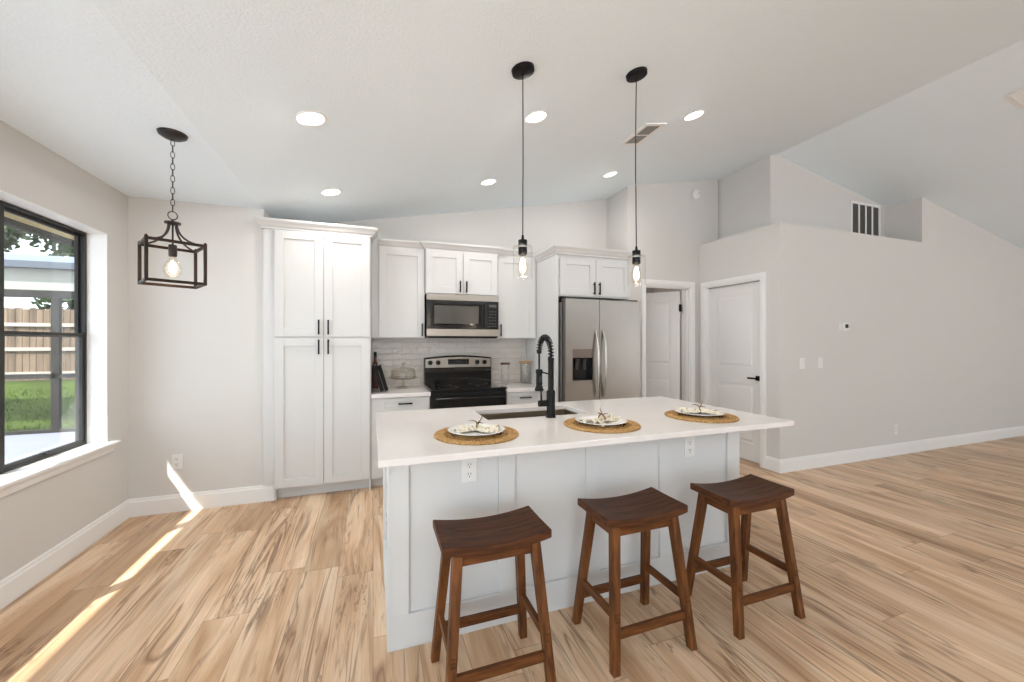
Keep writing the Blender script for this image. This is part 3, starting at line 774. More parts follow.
# faucet
t = thing('kitchen_faucet', (1.002, 2.13, 0.914), 'tall black spring pull down faucet behind the sink edge', 'faucet')
pt(MB().lathe([(.030, 0), (.030, .006), (.025, .012), (.025, .155), (.022, .160), (.0175, .165), (.0175, .335), (.019, .34), (.019, .352), (.014, .356), (0, .356)], (0, 0, 0), 28), 'column', M_black, t, smooth='auto')
R = 0.088
arcp = [(0, 0, .35)] + [(0, R - R * math.cos(a), .39 + R * 1.0 * math.sin(a)) for a in [PI * i / 20 for i in range(21)]] + [(0, 2 * R, .385)]
hose = pt(MB().tube(arcp, 0.0085, 12), 'hose', M_black, t, smooth='auto')
# spring coil round the hose
cl = []; acc = 0
def along(pts, s):
    for a, b in zip(pts, pts[1:]):
        a, b = Vector(a), Vector(b); d = (b - a).length
        if s <= d: return a + (b - a) * (s / d), (b - a).normalized()
        s -= d
    return Vector(pts[-1]), (Vector(pts[-1]) - Vector(pts[-2])).normalized()
TL = sum((Vector(b) - Vector(a)).length for a, b in zip(arcp, arcp[1:]))
turns = 17; N = turns * 10
for i in range(N + 1):
    p, tt = along(arcp, TL * i / N); a = Vector((1, 0, 0)); b = tt.cross(a); th = 2 * PI * turns * i / N
    cl.append(p + (a * math.cos(th) + b * math.sin(th)) * 0.0165)
pt(MB().tube(cl, 0.0034, 6), 'spring', M_black, t, smooth='auto')
pt(MB().lathe([(.015, .375), (.015, .40)], (0, 2 * R, 0), 20, cap=True).tube([(0, 2 * R, .385), (0, 2 * R, .23)], .006, 10), 'supply_tube', M_black, t, smooth='auto')
sh = pt(MB().lathe([(0, .275), (.019, .275), (.021, .185), (.019, .172), (.028, .150), (.029, .138), (0, .138)], (0, 2 * R, 0), 24), 'spray_head', M_black, t, smooth='auto')
MB().box(-.006, .006, 2 * R - .027, 2 * R - .017, .195, .23).build('spray_button', M_slot, sh, bevel=0.002)
pt(MB().tube([(0, 0, .255), (0, 2 * R - .014, .260)], .005, 10).lathe([(.0225, .248), (.0225, .270)], (0, 2 * R, 0), 20, cap=True), 'holder_arm', M_black, t, smooth='auto')
pt(MB().tube([(-.02, 0, .085), (-.078, 0, .085)], .019, 20), 'valve', M_black, t, smooth='auto')
pt(MB().tube([(-.062, 0, .10), (-.066, 0, .19)], [.006, .0045], 10), 'lever', M_black, t, smooth='auto')

# ------------------------------------------------------------------ stools
def make_stool(label):
    t = thing('bar_stool', (0, 0, 0), label, 'stool', 'walnut saddle stools at the island')
    LX, LY, HT, TH = 0.217, 0.124, 0.622, 0.036
    m = MB(); NX = 16; rings = []
    for i in range(NX + 1):
        x = -LX + 2 * LX * i / NX; dip = 0.022 * (1 - (x / LX) ** 2)
        z = HT - dip
        rings.append([(x, -LY, z - .002), (x, 0, z - .004), (x, LY, z - .002), (x, LY, z - TH), (x, 0, z - TH), (x, -LY, z - TH)])
    m.loft(rings)
    m.build('seat', M_seat, t, bevel=0.005, seg=3)
    def lp(sx, sy, z):  # leg centre line
        k = 1 - z / 0.57
        return Vector((sx * (0.156 + .046 * k), sy * (0.090 + .070 * k), z))
    for sx in (-1, 1):
        for sy in (-1, 1):
            a, b = lp(sx, sy, 0.0), lp(sx, sy, 0.586); q = []
            for c_, s_ in ((a, .017), (b, .019)):
                q.append([c_ + Vector((dx * s_, dy * s_, 0)) for dx, dy in ((-1, -1), (1, -1), (1, 1), (-1, 1))])
            MB().loft(q).build('leg', M_leg, t, bevel=0.003)
    for sy in (-1, 1):
        y = lp(1, sy, .54).y
        x = lp(1, sy, .545).x - .018
        # long apron with curved top following the saddle
        ps = [(-x, .528), (x, .528)] + [(x - 2 * x * i / 8,   .586 - .022 * (1 - ((x - 2 * x * i / 8) / LX) ** 2)) for i in range(9)]
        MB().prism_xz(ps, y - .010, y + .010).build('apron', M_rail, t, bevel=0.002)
    for sx in (-1, 1):
        x = lp(sx, 1, .54).x; y = lp(1, 1, .54).y - .018
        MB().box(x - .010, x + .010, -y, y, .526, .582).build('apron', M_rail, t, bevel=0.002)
    # stretchers: long pair low, short pair higher
    for sy in (-1, 1):
        z = 0.145; p, q = lp(-1, sy, z), lp(1, sy, z)
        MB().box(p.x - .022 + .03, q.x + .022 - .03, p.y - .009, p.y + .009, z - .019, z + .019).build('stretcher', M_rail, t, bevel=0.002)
    for sx in (-1, 1):
        z = 0.215; p, q = lp(sx, -1, z), lp(sx, 1, z)
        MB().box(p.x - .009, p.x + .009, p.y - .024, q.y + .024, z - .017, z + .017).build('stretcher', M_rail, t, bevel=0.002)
    return t
s1 = make_stool('dark walnut saddle seat stool nearest the left end of the island')
s1.location = (0.452, 1.535, 0)
for loc, lb, rz in (((1.135, 1.535, 0), 'dark walnut saddle seat stool in the middle of the row', math.radians(0.6)), ((1.795, 1.515, 0), 'dark walnut saddle seat stool nearest the open living room', 0)):
    dup(s1, loc, rz, lb)

# ------------------------------------------------------------------ place settings
def make_mat():
    t = thing('placemat', (0, 0, 0), '', 'placemat', 'round woven placemats on the island')
    m = MB()
    for i in range(6):
        r = 0.160 + i * 0.0078
        m.tube([(r * math.cos(a), r * math.sin(a), .0046) for a in [2 * PI * k / 64 for k in range(64)]], .0046, 8, closed=True)
    m.build('rim', M_weave, t, smooth=True)
    m = MB()
    for k in range(56):
        a = 2 * PI * k / 56
        m.beam((.122 * math.cos(a), .122 * math.sin(a), .004), (.158 * math.cos(a), .158 * math.sin(a), .004), .0062, .006)
    m.build('openwork', M_weave, t)
    MB().disc((0, 0, 0), .156, .0022, 48).build('gap_shade', M_gap_shade, t)  # dark disc standing in for shadow in the openwork gaps
    m = MB()
    for i in range(8):
        r = 0.125 - i * 0.016
        m.tube([(r * math.cos(a), r * math.sin(a), .004) for a in [2 * PI * k / 48 for k in range(48)]], .0042, 8, closed=True)
    m.build('centre', M_weave, t, smooth=True)
    return t
def make_plate():
    t = MB().lathe([(0, .002), (.07, .002), (.075, .0), (.08, .002), (.105, .009), (.137, .0165), (.139, .0185), (.136, .0195), (.105, .0125), (.078, .006), (0, .005)], (0, 0, 0), 56).build('dinner_plate', M_cer, smooth=True)
    return tag(t, 'x', 'plate', 'white plates on the placemats')
def make_napkin(seed, rz):
    rnd = random.Random(seed)
    t = thing('napkin', (0, 0, 0), '', 'napkin', 'printed napkins on the plates')
    # gathered cloth: narrow in the middle, fanned to both ends, rippled folds
    NU, NV = 40, 28; m = MB(); bm = m.bm; V = {}
    ph = [rnd.uniform(0, 6.28) for _ in range(6)]
    for top in (0, 1):
        for i in range(NU + 1):
            u = -1 + 2 * i / NU
            wdt = 0.018 + 0.062 * abs(u) ** 0.9
            for j in range(NV + 1):
                v = -1 + 2 * j / NV
                x = u * 0.105 + 0.006 * math.sin(3 * v + ph[0]); y = v * wdt + 0.012 * math.sin(2 * u + ph[1])
                amp = 0.006 + 0.006 * abs(u)
                z = 0.014 + amp * math.sin(v * 9 + ph[2] + u * 1.2) + 0.004 * math.sin(v * 17 + ph[3] - u * 3) + 0.010 * math.exp(-(u * 4) ** 2) + 0.006 * math.sin(u * 6 + ph[4]) * abs(u)
                z *= (1 - 0.5 * v * v)
                z = max(z, 0.003)
                V[top, i, j] = bm.verts.new((x, y, z + (0.0025 if top else 0)))
        for i in range(NU):
            for j in range(NV):
                bm.faces.new((V[top, i, j], V[top, i + 1, j], V[top, i + 1, j + 1], V[top, i, j + 1]))
    for i in range(NU):
        for j in (0, NV): bm.faces.new((V[0, i, j], V[0, i + 1, j], V[1, i + 1, j], V[1, i, j]))
    for j in range(NV):
        for i in (0, NU): bm.faces.new((V[0, i, j], V[0, i, j + 1], V[1, i, j + 1], V[1, i, j]))
    m.build('cloth', M_napkin, t, smooth=True)
    m = MB(); r = 0.021
    m.tube([(0.004 * math.sin(2 * a), r * math.cos(a), 0.022 + 0.020 * math.sin(a)) for a in [2 * PI * k / 28 for k in range(28)]], .0034, 8, closed=True)
    m.tube([(0, 0, .041), (.012, .010, .050), (.018, .022, .062), (.026, .028, .072)], [.003, .0028, .0022, .0014], 7)
    m.tube([(0, 0, .041), (-.014, .008, .050), (-.030, .004, .054), (-.042, -.008, .052)], [.003, .0028, .002, .0014], 7)
    m.tube([(0, 0, .041), (.010, -.014, .046), (.028, -.020, .044)], [.003, .0025, .0014], 7)
    m.build('twig_ring', M_twig, t, smooth=True)
    t.rotation_euler = (0, 0, rz)
    return t
mp0 = make_mat(); mp0.location = (0.474, 1.848, 0.914); mp0['label'] = 'round seagrass placemat at the left end of the island'
dup(mp0, (1.166, 1.838, 0.914), 0.4, 'round seagrass placemat in the middle, beside the faucet')
dup(mp0, (1.862, 1.848, 0.914), 0.9, 'round seagrass placemat at the right end of the island')
pl0 = make_plate(); pl0.location = (0.474, 1.852, 0.9235); pl0['label'] = 'white plate on the left placemat of the island'
p2 = dup(pl0, (1.166, 1.845, 0.9235), 0, 'white plate on the middle placemat beside the faucet')
p3 = dup(pl0, (1.868, 1.866, 0.9235), 0, 'white plate on the right placemat of the island')
n1 = make_napkin(3, math.radians(-18)); n1.location = (0.478, 1.85, 0.9285); n1['label'] = 'leaf printed napkin with twig ring on the left plate'
n2 = make_napkin(8, math.radians(24)); n2.location = (1.170, 1.842, 0.9285); n2['label'] = 'leaf printed napkin with twig ring on the middle plate'
n3 = make_napkin(12, math.radians(-32)); n3.location = (1.872, 1.866, 0.9285); n3['label'] = 'leaf printed napkin with twig ring on the right plate'

# ------------------------------------------------------------------ back counter objects
ZC = 0.884
t = thing('cake_stand', (0.30, 4.27, ZC), 'glass cake stand with domed cover and knob, left of the stove', 'cake stand')
MB().lathe([(0, .001), (.062, .001), (.060, .008), (.030, .016), (.016, .030), (.014, .075), (.022, .092), (.0, .094)], (0, 0, 0), 32).build('pedestal', M_cake, t, smooth=True)
MB().lathe([(0, .094), (.12, .094), (.146, .104), (.150, .112), (.146, .112), (.118, .101), (0, .101)], (0, 0, 0), 48).build('plate', M_cake, t, smooth=True)
m = MB().lathe([(.128, .103), (.126, .15), (.120, .185), (.106, .203), (.085, .210), (0.0, .213)], (0, 0, 0), 48)
dm = m.build('dome', M_cake, t, smooth=True)
MB().lathe([(.036, .213), (.034, .219), (.012, .222), (.010, .232), (.020, .240), (.022, .252), (.012, .264), (0, .266)], (0, 0, 0), 24).build('dome_knob', M_cake, dm, smooth=True)
def jar(x, y, r, h, lidm, label):
    t = thing('storage_jar', (x, y, ZC), label, 'jar', 'glass jars with wooden lids')
    MB().lathe([(0, .002), (r - .004, .0), (r, .006), (r, h - .02), (r - .004, h - .008), (r - .004, h), (r - .007, h), (r - .007, h - .01), (r - .003, h - .022), (r - .003, .01), (0, .007)], (0, 0, 0), 36).build('glass_body', M_jar, t, smooth=True)
    MB().lathe([(0, h), (r + .004, h), (r + .007, h + .005), (r + .007, h + .016), (r + .003, h + .021), (0, h + .021)], (0, 0, 0), 36).build('lid', lidm, t, smooth='auto')
jar(1.408, 4.20, 0.048, 0.228, M_lid2, 'narrow glass jar with dark wooden lid right of the stove')
jar(1.665, 4.22, 0.066, 0.240, M_lid, 'wide glass jar with pale wooden lid beside the refrigerator panel')
# leaning book and bottle behind the pantry
rot = Matrix.Rotation(math.radians(-16), 4, 'Y')
for bx, lb in ((0.066, 'black book leaning on the pantry cabinet, the one touching it'), (0.107, 'black book leaning against the other black book, nearer the cake stand')):
    t = thing('cookbook', (bx, 4.03, ZC + .010), lb, 'book', 'black books on the back counter')
    MB().box(0, .004, -.10, .10, 0, .255, rot).box(.031, .035, -.10, .10, 0, .255, rot).box(0.004, .031, -.10, -.096, 0, .255, rot).build('cover', M_book, t, bevel=0.001)
    MB().box(.004, .031, -.096, .095, .004, .251, rot).build('pages', M_paper, t)
t = thing('bottle', (0.022, 4.30, ZC), 'dark red bottle standing in the corner behind the black book', 'bottle')
MB().lathe([(0, .002), (.032, 0), (.034, .01), (.034, .20), (.030, .245), (.014, .29), (.013, .36), (0, .36)], (0, 0, 0), 24).build('glass_body', M_redglass, t, smooth='auto')
MB().lathe([(.0145, .325), (.0145, .372), (.010, .38), (0, .38)], (0, 0, 0), 18, cap=True).build('cap', M_book, t, smooth='auto')

# ------------------------------------------------------------------ pendants over the island
slope_rot = Matrix.Rotation(-math.atan(SL), 3, 'Y')
def make_pendant(label):
    t = thing('pendant_light', (0, 0, 0), label, 'pendant light', 'clear glass pendants over the island')
    return t
def pendant_parts(t, L, sway):
    """origin at the ceiling point; L = drop to the socket top"""
    MB().lathe([(0, -.024), (.050, -.024), (.060, -.020), (.062, -.002), (.062, 0), (0, 0)], (0, 0, 0), 32, slope_rot).build('canopy', M_black, t, smooth='auto')
    pts = [(sway * math.sin(PI * i / 12) * (1 if i < 8 else .6), 0, -.02 - (L - .02) * i / 12) for i in range(13)]
    MB().tube(pts, .0032, 8).build('cord', M_bronze, t, smooth=True)
    MB().lathe([(0, .028), (.006, .026), (.008, .004), (.024, 0), (.024, -.030), (.020, -.032)], (0, 0, -L), 24).lathe([(.024, -.040), (.024, -.075), (.018, -.080), (0, -.080)], (0, 0, -L), 24).build('socket', M_black, t, smooth='auto')
    MB().lathe([(.023, -.032), (.0235, -.036), (.023, -.040)], (0, 0, -L), 24).build('socket_ring', M_stripe, t, smooth='auto')
    MB().lathe([(.024, -.030), (.050, -.030), (.052, -.034), (.052, -.205), (.050, -.205), (.050, -.036), (.024, -.033)], (0, 0, -L), 36).build('glass_shade', M_glass, t, smooth='auto')
    b = MB().lathe([(.012, -.080), (.014, -.09), (.022, -.115), (.030, -.145), (.030, -.165), (.018, -.190), (0, -.197)], (0, 0, -L), 24).build('bulb', M_bulb, t, smooth=True)
    MB().lathe([(0, -.096), (.008, -.100), (.013, -.125), (.015, -.150), (.010, -.168), (0, -.172)], (0, 0, -L), 16).build('filament', M_fil, b, smooth=True)
    ld = bpy.data.lights.new('pendant_glow', 'POINT'); ld.energy = PENDANT_POWER; ld.color = (1, .86, .68); ld.shadow_soft_size = .03
    lo = bpy.data.objects.new('pendant_glow', ld); COL.objects.link(lo); lo.parent = t; lo.location = (0, 0, -L - .22)
for x, zb, sw, lb in ((0.756, 1.908, 0.002, 'black pendant with clear glass cylinder hanging in front of the stove'), (1.484, 1.908, -0.006, 'black pendant with clear glass cylinder hanging in front of the refrigerator')):
    z = ce(x)
    t = make_pendant(lb); t.location = (x, 1.96, z)
    pendant_parts(t, z - zb, sw)

# ------------------------------------------------------------------ lantern
LXc, LYc = -1.031, 2.637
t = thing('lantern_pendant', (LXc, LYc, 2.5), 'dark open box lantern hanging on a chain near the window', 'pendant light', rz=math.radians(30.4))
MB().lathe([(0, -.030), (.012, -.030), (.04, -.026), (.050, -.020), (.062, -.012), (.066, 0), (0, 0)], (0, 0, 0), 36).build('canopy', M_bronze, t, smooth='auto')
# chain: links alternate by 90 degrees
ztop, zbot = -.034, -.425
n_links = 12; pitch = (ztop - zbot) / n_links
m = MB()
for i in range(n_links):
    zc = ztop - pitch * (i + .5); a = (i % 2) * PI / 2
    pts = []
    for k in range(16):
        th = 2 * PI * k / 16; px = .0085 * math.cos(th); pz = (pitch / 2 + .003) * math.sin(th)
        pts.append((px * math.cos(a), px * math.sin(a), zc + pz))
    m.tube(pts, .0019, 6, closed=True)
m.build('chain', M_bronze, t, smooth=True)
MB().tube([(.020 * math.cos(th), 0, -.447 + .022 * math.sin(th)) for th in [2 * PI * k / 24 for k in range(24)]], .0028, 8, closed=True).build('hanging_ring', M_bronze, t, smooth=True)
hub = MB().lathe([(0, -.468), (.006, -.470), (.010, -.480), (.036, -.484), (.036, -.492), (.014, -.498), (0, -.498)], (0, 0, 0), 28).build('hub', M_bronze, t, smooth='auto')
hw, hd = .120, .109; zt, zb_ = -.609, -.826; q = .0075
m = MB()
for sx in (-1, 1):
    for sy in (-1, 1):
        m.box(sx * hw - q, sx * hw + q, sy * hd - q, sy * hd + q, zb_, zt + .012)
        m.lathe([(0, .008), (.005, .004), (.005, 0)], (sx * hw, sy * hd, zt + .012), 10)
for z in (zt, zb_ + q):
    for s in (-1, 1):
        m.box(-hw + q, hw - q, s * hd - q * .8, s * hd + q * .8, z - q, z + q)
        m.box(s * hw - q * .8, s * hw + q * .8, -hd + q, hd - q, z - q, z + q)
fr_ = m.build('box_frame', M_lwood, t, bevel=0.0015)
m = MB()
for sx in (-1, 1):
    for sy in (-1, 1):
        pts = []
        for i in range(11):
            k = i / 10
            # concave sweep from hub down and out to the corner
            rad = 0.13 + 0.87 * k ** 1.9
            zz = -.494 + (zt + .002 + .494) * (1 - (1 - k) ** 1.7)
            pts.append((sx * hw * rad, sy * hd * rad, zz))
        m.tube(pts, .0052, 8)
m.build('scroll_arm', M_bronze, t, smooth='auto')
MB().tube([(0, 0, -.49), (0, 0, -.61)], .0045, 10).build('stem', M_bronze, t, smooth=True)
MB().lathe([(0, -.605), (.016, -.607), (.019, -.612), (.019, -.665), (.016, -.672), (0, -.672)], (0, 0, 0), 22).build('socket', M_bronze, t, smooth='auto')
b = MB().lathe([(.012, -.672), (.016, -.685), (.034, -.712), (.041, -.738), (.038, -.762), (.024, -.783), (0, -.792)], (0, 0, 0), 26).build('bulb', M_bulb, t, smooth=True)
MB().lathe([(0, -.695), (.009, -.700), (.015, -.725), (.015, -.750), (.008, -.764), (0, -.766)], (0, 0, 0), 16).build('filament', M_fil, b, smooth=True)
ld = bpy.data.lights.new('lantern_glow', 'POINT'); ld.energy = PENDANT_POWER * .6; ld.color = (1, .8, .6); ld.shadow_soft_size = .04
lo = bpy.data.objects.new('lantern_glow', ld); COL.objects.link(lo); lo.parent = t; lo.location = (0, 0, -.738)

# ------------------------------------------------------------------ recessed lights
def make_can(label):
    t = thing('recessed_light', (0, 0, 0), label, 'ceiling light', 'recessed ceiling lights')
    MB().lathe([(.078, .002), (.082, -.002), (.080, -.006), (.072, -.008), (.066, -.003), (.066, .002)], (0, 0, 0), 40).build('trim_ring', M_trim, t, smooth='auto')
    MB().lathe([(0, -.0035), (.067, -.0035)], (0, 0, 0), 40).build('lens', M_lens, t)
    return t
cans = [(-.325, 2.435, 'recessed ceiling light nearest the lantern, front row left'), (-.325, 3.565, 'recessed ceiling light above the tall pantry'),
        (1.035, 2.432, 'recessed ceiling light between the two glass pendants'), (1.03, 3.567, 'recessed ceiling light above the stove'),
        (2.375, 2.425, 'recessed ceiling light to the right of the ceiling vent, nearer row'), (2.37, 3.565, 'recessed ceiling light above the refrigerator')]
c0 = None
rotq = Matrix.Rotation(-math.atan(SL), 4, 'Y').to_euler()
for x, y, lb in cans:
    if c0 is None: c0 = make_can(lb); c_ = c0
    else: c_ = copy_tree(c0); c_['label'] = lb
    c_.location = (x, y, ce(x)); c_.rotation_euler = rotq
    a = bpy.data.lights.new('can_beam', 'AREA'); a.shape = 'DISK'; a.size = .12; a.energy = CAN_POWER; a.color = (1, .97, .93)
    ao = bpy.data.objects.new('can_beam', a); COL.objects.link(ao); ao.location = (x, y, ce(x) - .015)

hall_fill = copy_tree(c0); hall_fill.location = (3.25, 5.0, 2.5); hall_fill.rotation_euler = (0, 0, 0); hall_fill['label'] = 'unseen ceiling light added to brighten the room behind the ajar door'  # unseen lamp, added to lighten the dark gap above the door
a = bpy.data.lights.new('can_beam', 'AREA'); a.shape = 'DISK'; a.size = .12; a.energy = 4; a.color = (1, .95, .88)
ao = bpy.data.objects.new('can_beam', a); COL.objects.link(ao); ao.location = (3.25, 5.0, 2.485)
# ceiling vent
t = thing('ceiling_vent', (2.11, 2.715, ce(2.11)), 'white rectangular air vent in the ceiling behind the right pendant', 'air vent')
t.rotation_euler = rotq
m = MB()
m.box(-.10, -.065, -.18, .18, -.008, 0).box(.065, .10, -.18, .18, -.008, 0).box(-.065, .065, -.18, -.145, -.008, 0).box(-.065, .065, .145, .18, -.008, 0)
m.build('frame', M_trim, t, bevel=0.002)
MB().box(-.065, .065, -.145, .145, -.0012, -.0004).build('duct_opening', M_duct, t)
for k in range(11):
    x = -.058 + k * .0116
    s = MB().box(-.0042, .0042, -.145, .145, -.0006, .0006, Matrix.Rotation(math.radians(40), 4, 'Y')).build('slat', M_grey, t); s.location = (x, 0, -.005)
MB().box(-.065, .065, -.005, .005, -.009, -.003).build('divider', M_trim, t)
# second vent on the right slope
xx = 5.16
t = thing('ceiling_vent', (xx, 1.60, ce(xx)), 'white square air vent in the far right ceiling slope', 'air vent')
t.rotation_euler = Matrix.Rotation(math.atan(.181), 4, 'Y').to_euler()
m = MB().box(-.14, -.11, -.14, .14, -.01, 0).box(.11, .14, -.14, .14, -.01, 0).box(-.11, .11, -.14, -.11, -.01, 0).box(-.11, .11, .11, .14, -.01, 0)
m.build('frame', M_trim, t, bevel=0.002)
MB().box(-.11, .11, -.11, .11, -.0012, -.0004).build('duct_opening', M_duct, t)
for k in range(9):
    s = MB().box(-.011, .011, -.11, .11, -.0007, .0007, Matrix.Rotation(math.radians(30), 4, 'Y')).build('slat', M_trim, t); s.location = (-.096 + k * .024, 0, -.0075)
# niche grille
t = thing('return_air_grille', (6.07, 3.29, 2.92), 'dark return air grille in the high wall niche', 'air vent')
m = MB()
gx, gz = .30, .26
m.box(-gx, -gx + .03, -.012, 0, -gz, gz).box(gx - .03, gx, -.012, 0, -gz, gz).box(-gx + .03, gx - .03, -.012, 0, -gz, -gz + .03).box(-gx + .03, gx - .03, -.012, 0, gz - .03, gz)
m.build('frame', M_trim, t, bevel=0.002)
MB().box(-gx + .03, gx - .03, -.0015, -.0004, -gz + .03, gz - .03).build('filter', M_duct, t)
for k in range(3): MB().box(-.011, .011, -.011, -.003, -gz + .03, gz - .03).build('bar', M_trim, t).location = (-.135 + .135 * k, 0, 0)

# smoke detector
t = thing('smoke_detector', (3.931, YH, 3.274), 'round white smoke detector high on the wall above the ajar door', 'smoke detector')
rx = Matrix.Rotation(PI / 2, 3, 'X')
MB().lathe([(.062, 0), (.062, .012), (.058, .028), (.040, .036), (0, .037)], (0, 0, 0), 32, rx, cap=False).build('housing', M_white_pl, t, smooth='auto')
MB().lathe([(0.0, .0), (.006, 0), (.006, .004), (0, .004)], (.030, -.035, .01), 12, rx).build('test_button', M_slot, t)
# thermostat and switches
t = thing('thermostat', (5.006, 2.92, 1.537), 'small white thermostat with dark display on the right wall', 'thermostat')
MB().box(-.075, .075, -.006, 0, -.045, .045).box(-.07, .07, -.024, -.006, -.04, .04).build('housing', M_white_pl, t, bevel=0.004)
MB().box(-.01, .042, -.0255, -.0235, -.014, .028).build('display', M_screen, t)
MB().box(.052, .060, -.0265, -.0235, .008, .016).box(.052, .060, -.0265, -.0235, -.010, -.002).build('button', M_grey, t)
def switch(x, lb):
    t = thing('light_switch', (x, 2.92, 1.136), lb, 'light switch', 'white rocker switches on the right wall')
    MB().box(-.036, .036, -.006, 0, -.058, .058).build('cover_plate', M_white_pl, t, bevel=0.002)
    MB().box(-.016, .016, -.0075, -.0055, -.033, .033).beam((0, -.0095, .030), (0, -.0075, -.030), .030, .004, up=(0, 1, 0)).build('rocker', M_cer, t, bevel=0.001)
switch(4.330, 'white rocker switch nearer the closet door corner')
switch(4.615, 'white rocker switch farther from the corner, below the thermostat')

# ------------------------------------------------------------------ outdoors
struct(MB().box(-16, -1.97, 0.2, 8.3, -0.20, -0.05).build('patio', M_patio))
struct(MB().box(-16, -1.97, YBK - 6, 0.2, -0.20, -0.05).box(-1.97, XE + .15, YBK - 6, YBK - .15, -0.20, -0.05).build('bounce_terrace', M_bounce))  # unseen slab, added to bounce daylight up to the ceiling
m = MB(); bm = m.bm  # gently rising lawn
NXL, NYL = 30, 20; G = {}
def gz_(x, y): return -0.09 + 0.34 * min(1, max(0, (y - 8.3) / 7.0)) + 0.015 * math.sin(x * 1.7) * math.cos(y * 1.3)
for i in range(NXL + 1):
    for j in range(NYL + 1):
        x = -30 + 50 * i / NXL; y = 8.3 + 14 * j / NYL
        G[i, j] = bm.verts.new((x, y, gz_(x, y)))
for i in range(NXL):
    for j in range(NYL): bm.faces.new((G[i, j], G[i + 1, j], G[i + 1, j + 1], G[i, j + 1]))
tag(m.build('lawn', M_grass, smooth=True), 'mown green lawn between patio and fence', 'lawn', kind='stuff')
struct(MB().box(-60, 60, -60, YBK - 6, -0.3, -0.2).box(-60, -16, YBK - 6, 60, -0.3, -0.2).box(XE + .15, 60, YBK - 6, 60, -.3, -.2).build('ground', M_bounce))
# grass tufts near the patio edge
rnd = random.Random(4)
m = MB(); bm = m.bm
for k in range(6000):
    x = rnd.uniform(-12, -3); y = rnd.uniform(8.35, 13.5); z = gz_(x, y) - .01; h = rnd.uniform(.04, .09); a = rnd.uniform(0, 6.28); w = .008
    dx, dy = math.cos(a) * w, math.sin(a) * w
    v = [bm.verts.new(p) for p in ((x - dx, y - dy, z), (x + dx, y + dy, z), (x + rnd.uniform(-.03, .03), y + rnd.uniform(-.03, .03), z + h))]
    bm.faces.new(v)
tag(m.build('grass_blades', M_grass), 'short green grass blades covering the lawn', 'grass', kind='stuff')
# fence
FY = 15.2
t = thing('wooden_fence', (-9, FY, 0.2), 'weathered wooden privacy fence at the back of the lawn', 'fence')
m = MB(); x = -22.0
while x < 4:
    h = 2.33 + rnd.uniform(-.03, .03)
    m.box(x, x + .135, FY + .0, FY + .02 + rnd.uniform(0, .01), 0.27, h); x += .148
pt(m, 'picket_boards', M_fence, t, (-9, FY, 0.2))
for z in (0.42, 1.12, 1.82): pt(MB().box(-22, 4, FY - .06, FY, z, z + .10), 'rail', M_frail, t, (-9, FY, 0.2))
for k in range(11): pt(MB().box(-21.5 + 2.4 * k, -21.4 + 2.4 * k, FY + .03, FY + .13, 0.27, 2.3), 'post', M_fence, t, (-9, FY, 0.2))
# trees
def tree(x, y, h, r, seed, label, m_leaf=M_leaf):
    rd_ = random.Random(seed)
    t = thing('leafy_tree', (x, y, 0.25), label, 'tree', 'trees beyond the fence')
    MB().tube([(0, 0, 0), (.1, .05, h * .3), (0, 0, h * .62), (.1, 0, h * .85)], [.16, .13, .09, .03], 10).build('trunk', M_bark, t, smooth=True)
    m = MB(); bm = m.bm
    blobs = [(rd_.uniform(-r, r) * .7, rd_.uniform(-r, r) * .6, h * rd_.uniform(.3, .92), r * rd_.uniform(.35, .6)) for _ in range(16)]
    for k in range(7000):
        bx, by, bz, br = rd_.choice(blobs)
        d = Vector((rd_.gauss(0, 1), rd_.gauss(0, 1), rd_.gauss(0, 1))).normalized() * br * rd_.uniform(.6, 1.05)
        c = Vector((bx, by, bz)) + d
        u = Vector((rd_.gauss(0, 1), rd_.gauss(0, 1), rd_.gauss(0, 1))).normalized(); w = u.cross(Vector((rd_.gauss(0, 1), rd_.gauss(0, 1), rd_.gauss(0, 1)))).normalized()
        s = rd_.uniform(.10, .18)
        bm.faces.new([bm.verts.new(c + u * s), bm.verts.new(c + w * s * .5), bm.verts.new(c - u * s), bm.verts.new(c - w * s * .5)])
    m.build('foliage', m_leaf, t)
tree(-8.9, 17.5, 6.6, 1.9, 1, 'leafy green tree behind the fence, left of the patio post')
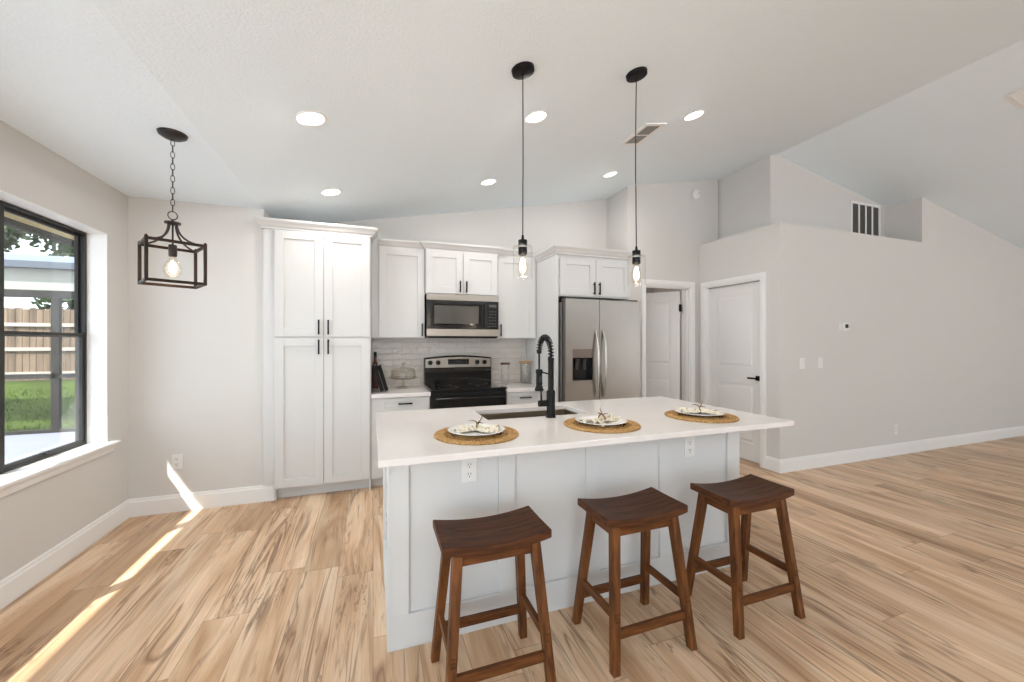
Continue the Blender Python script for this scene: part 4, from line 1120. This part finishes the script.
tree(-4.3, 17.6, 7.0, 1.9, 2, 'leafy green tree behind the fence, right of the patio post')
tree(-13.5, 17.8, 7.0, 1.9, 3, 'leafy green tree behind the fence at the far left of the window')
# house eave above the window
t = thing('roof_eave', (-2.3, 2, 2.4), 'cream painted roof eave over the outside of the window', 'roof eave', kind='structure')
BE = (-2.3, 2, 2.4)
pt(MB().box(-2.51, -1.97, YBK, 6.5, 2.40, 2.43), 'soffit', M_soffit, t, BE)
pt(MB().box(-2.535, -2.51, YBK, 6.5, 2.28, 2.50), 'fascia', M_fascia, t, BE)
pt(MB().box(-2.605, -2.537, YBK, 6.5, 2.238, 2.32), 'gutter', M_post, t, BE)
pt(MB().prism_xz([(-2.66, 2.52), (-1.97, 2.52), (-1.97, 2.72)], YBK, 6.5), 'roof_deck', M_roofm, t, BE)
# patio cover
t = thing('patio_cover', (-5, 8.2, -0.05), 'covered patio frame with dark posts and grey roof', 'patio cover')
BP = (-5, 8.2, -0.05); PY = 8.2
pt(MB().box(-14, -1.0, PY - .04, PY + .04, 2.055, 2.17), 'beam', M_post, t, BP)
pt(MB().box(-14, -1.0, PY - .03, PY + .03, 2.17, 2.52), 'header', M_soffit, t, BP)
pt(MB().box(-14, -1.0, PY - .16, PY - .04, 2.50, 2.60), 'gutter', mat('gutter_dark', lin(70, 74, 82), 0.4), t, BP)
pt(MB().loft([[(-14, PY - .12, 2.60), (-14, PY + 2.0, 2.60), (-14, PY + 2.0, 3.05)], [(-1, PY - .12, 2.60), (-1, PY + 2.0, 2.60), (-1, PY + 2.0, 3.05)]]), 'roof', M_roofm, t, BP)
for x in (-10.2, -7.5, -4.69, -3.4): pt(MB().box(x - .05, x + .05, PY - .03, PY + .03, -0.05, 2.055), 'post', M_post, t, BP)
pt(MB().box(-14, -1.0, PY - .03, PY + .03, 0.80, 0.87), 'mid_rail', M_post, t, BP)
pt(MB().box(-14, -1.0, PY - .04, PY + .04, -.05, 0.0), 'bottom_rail', M_post, t, BP)
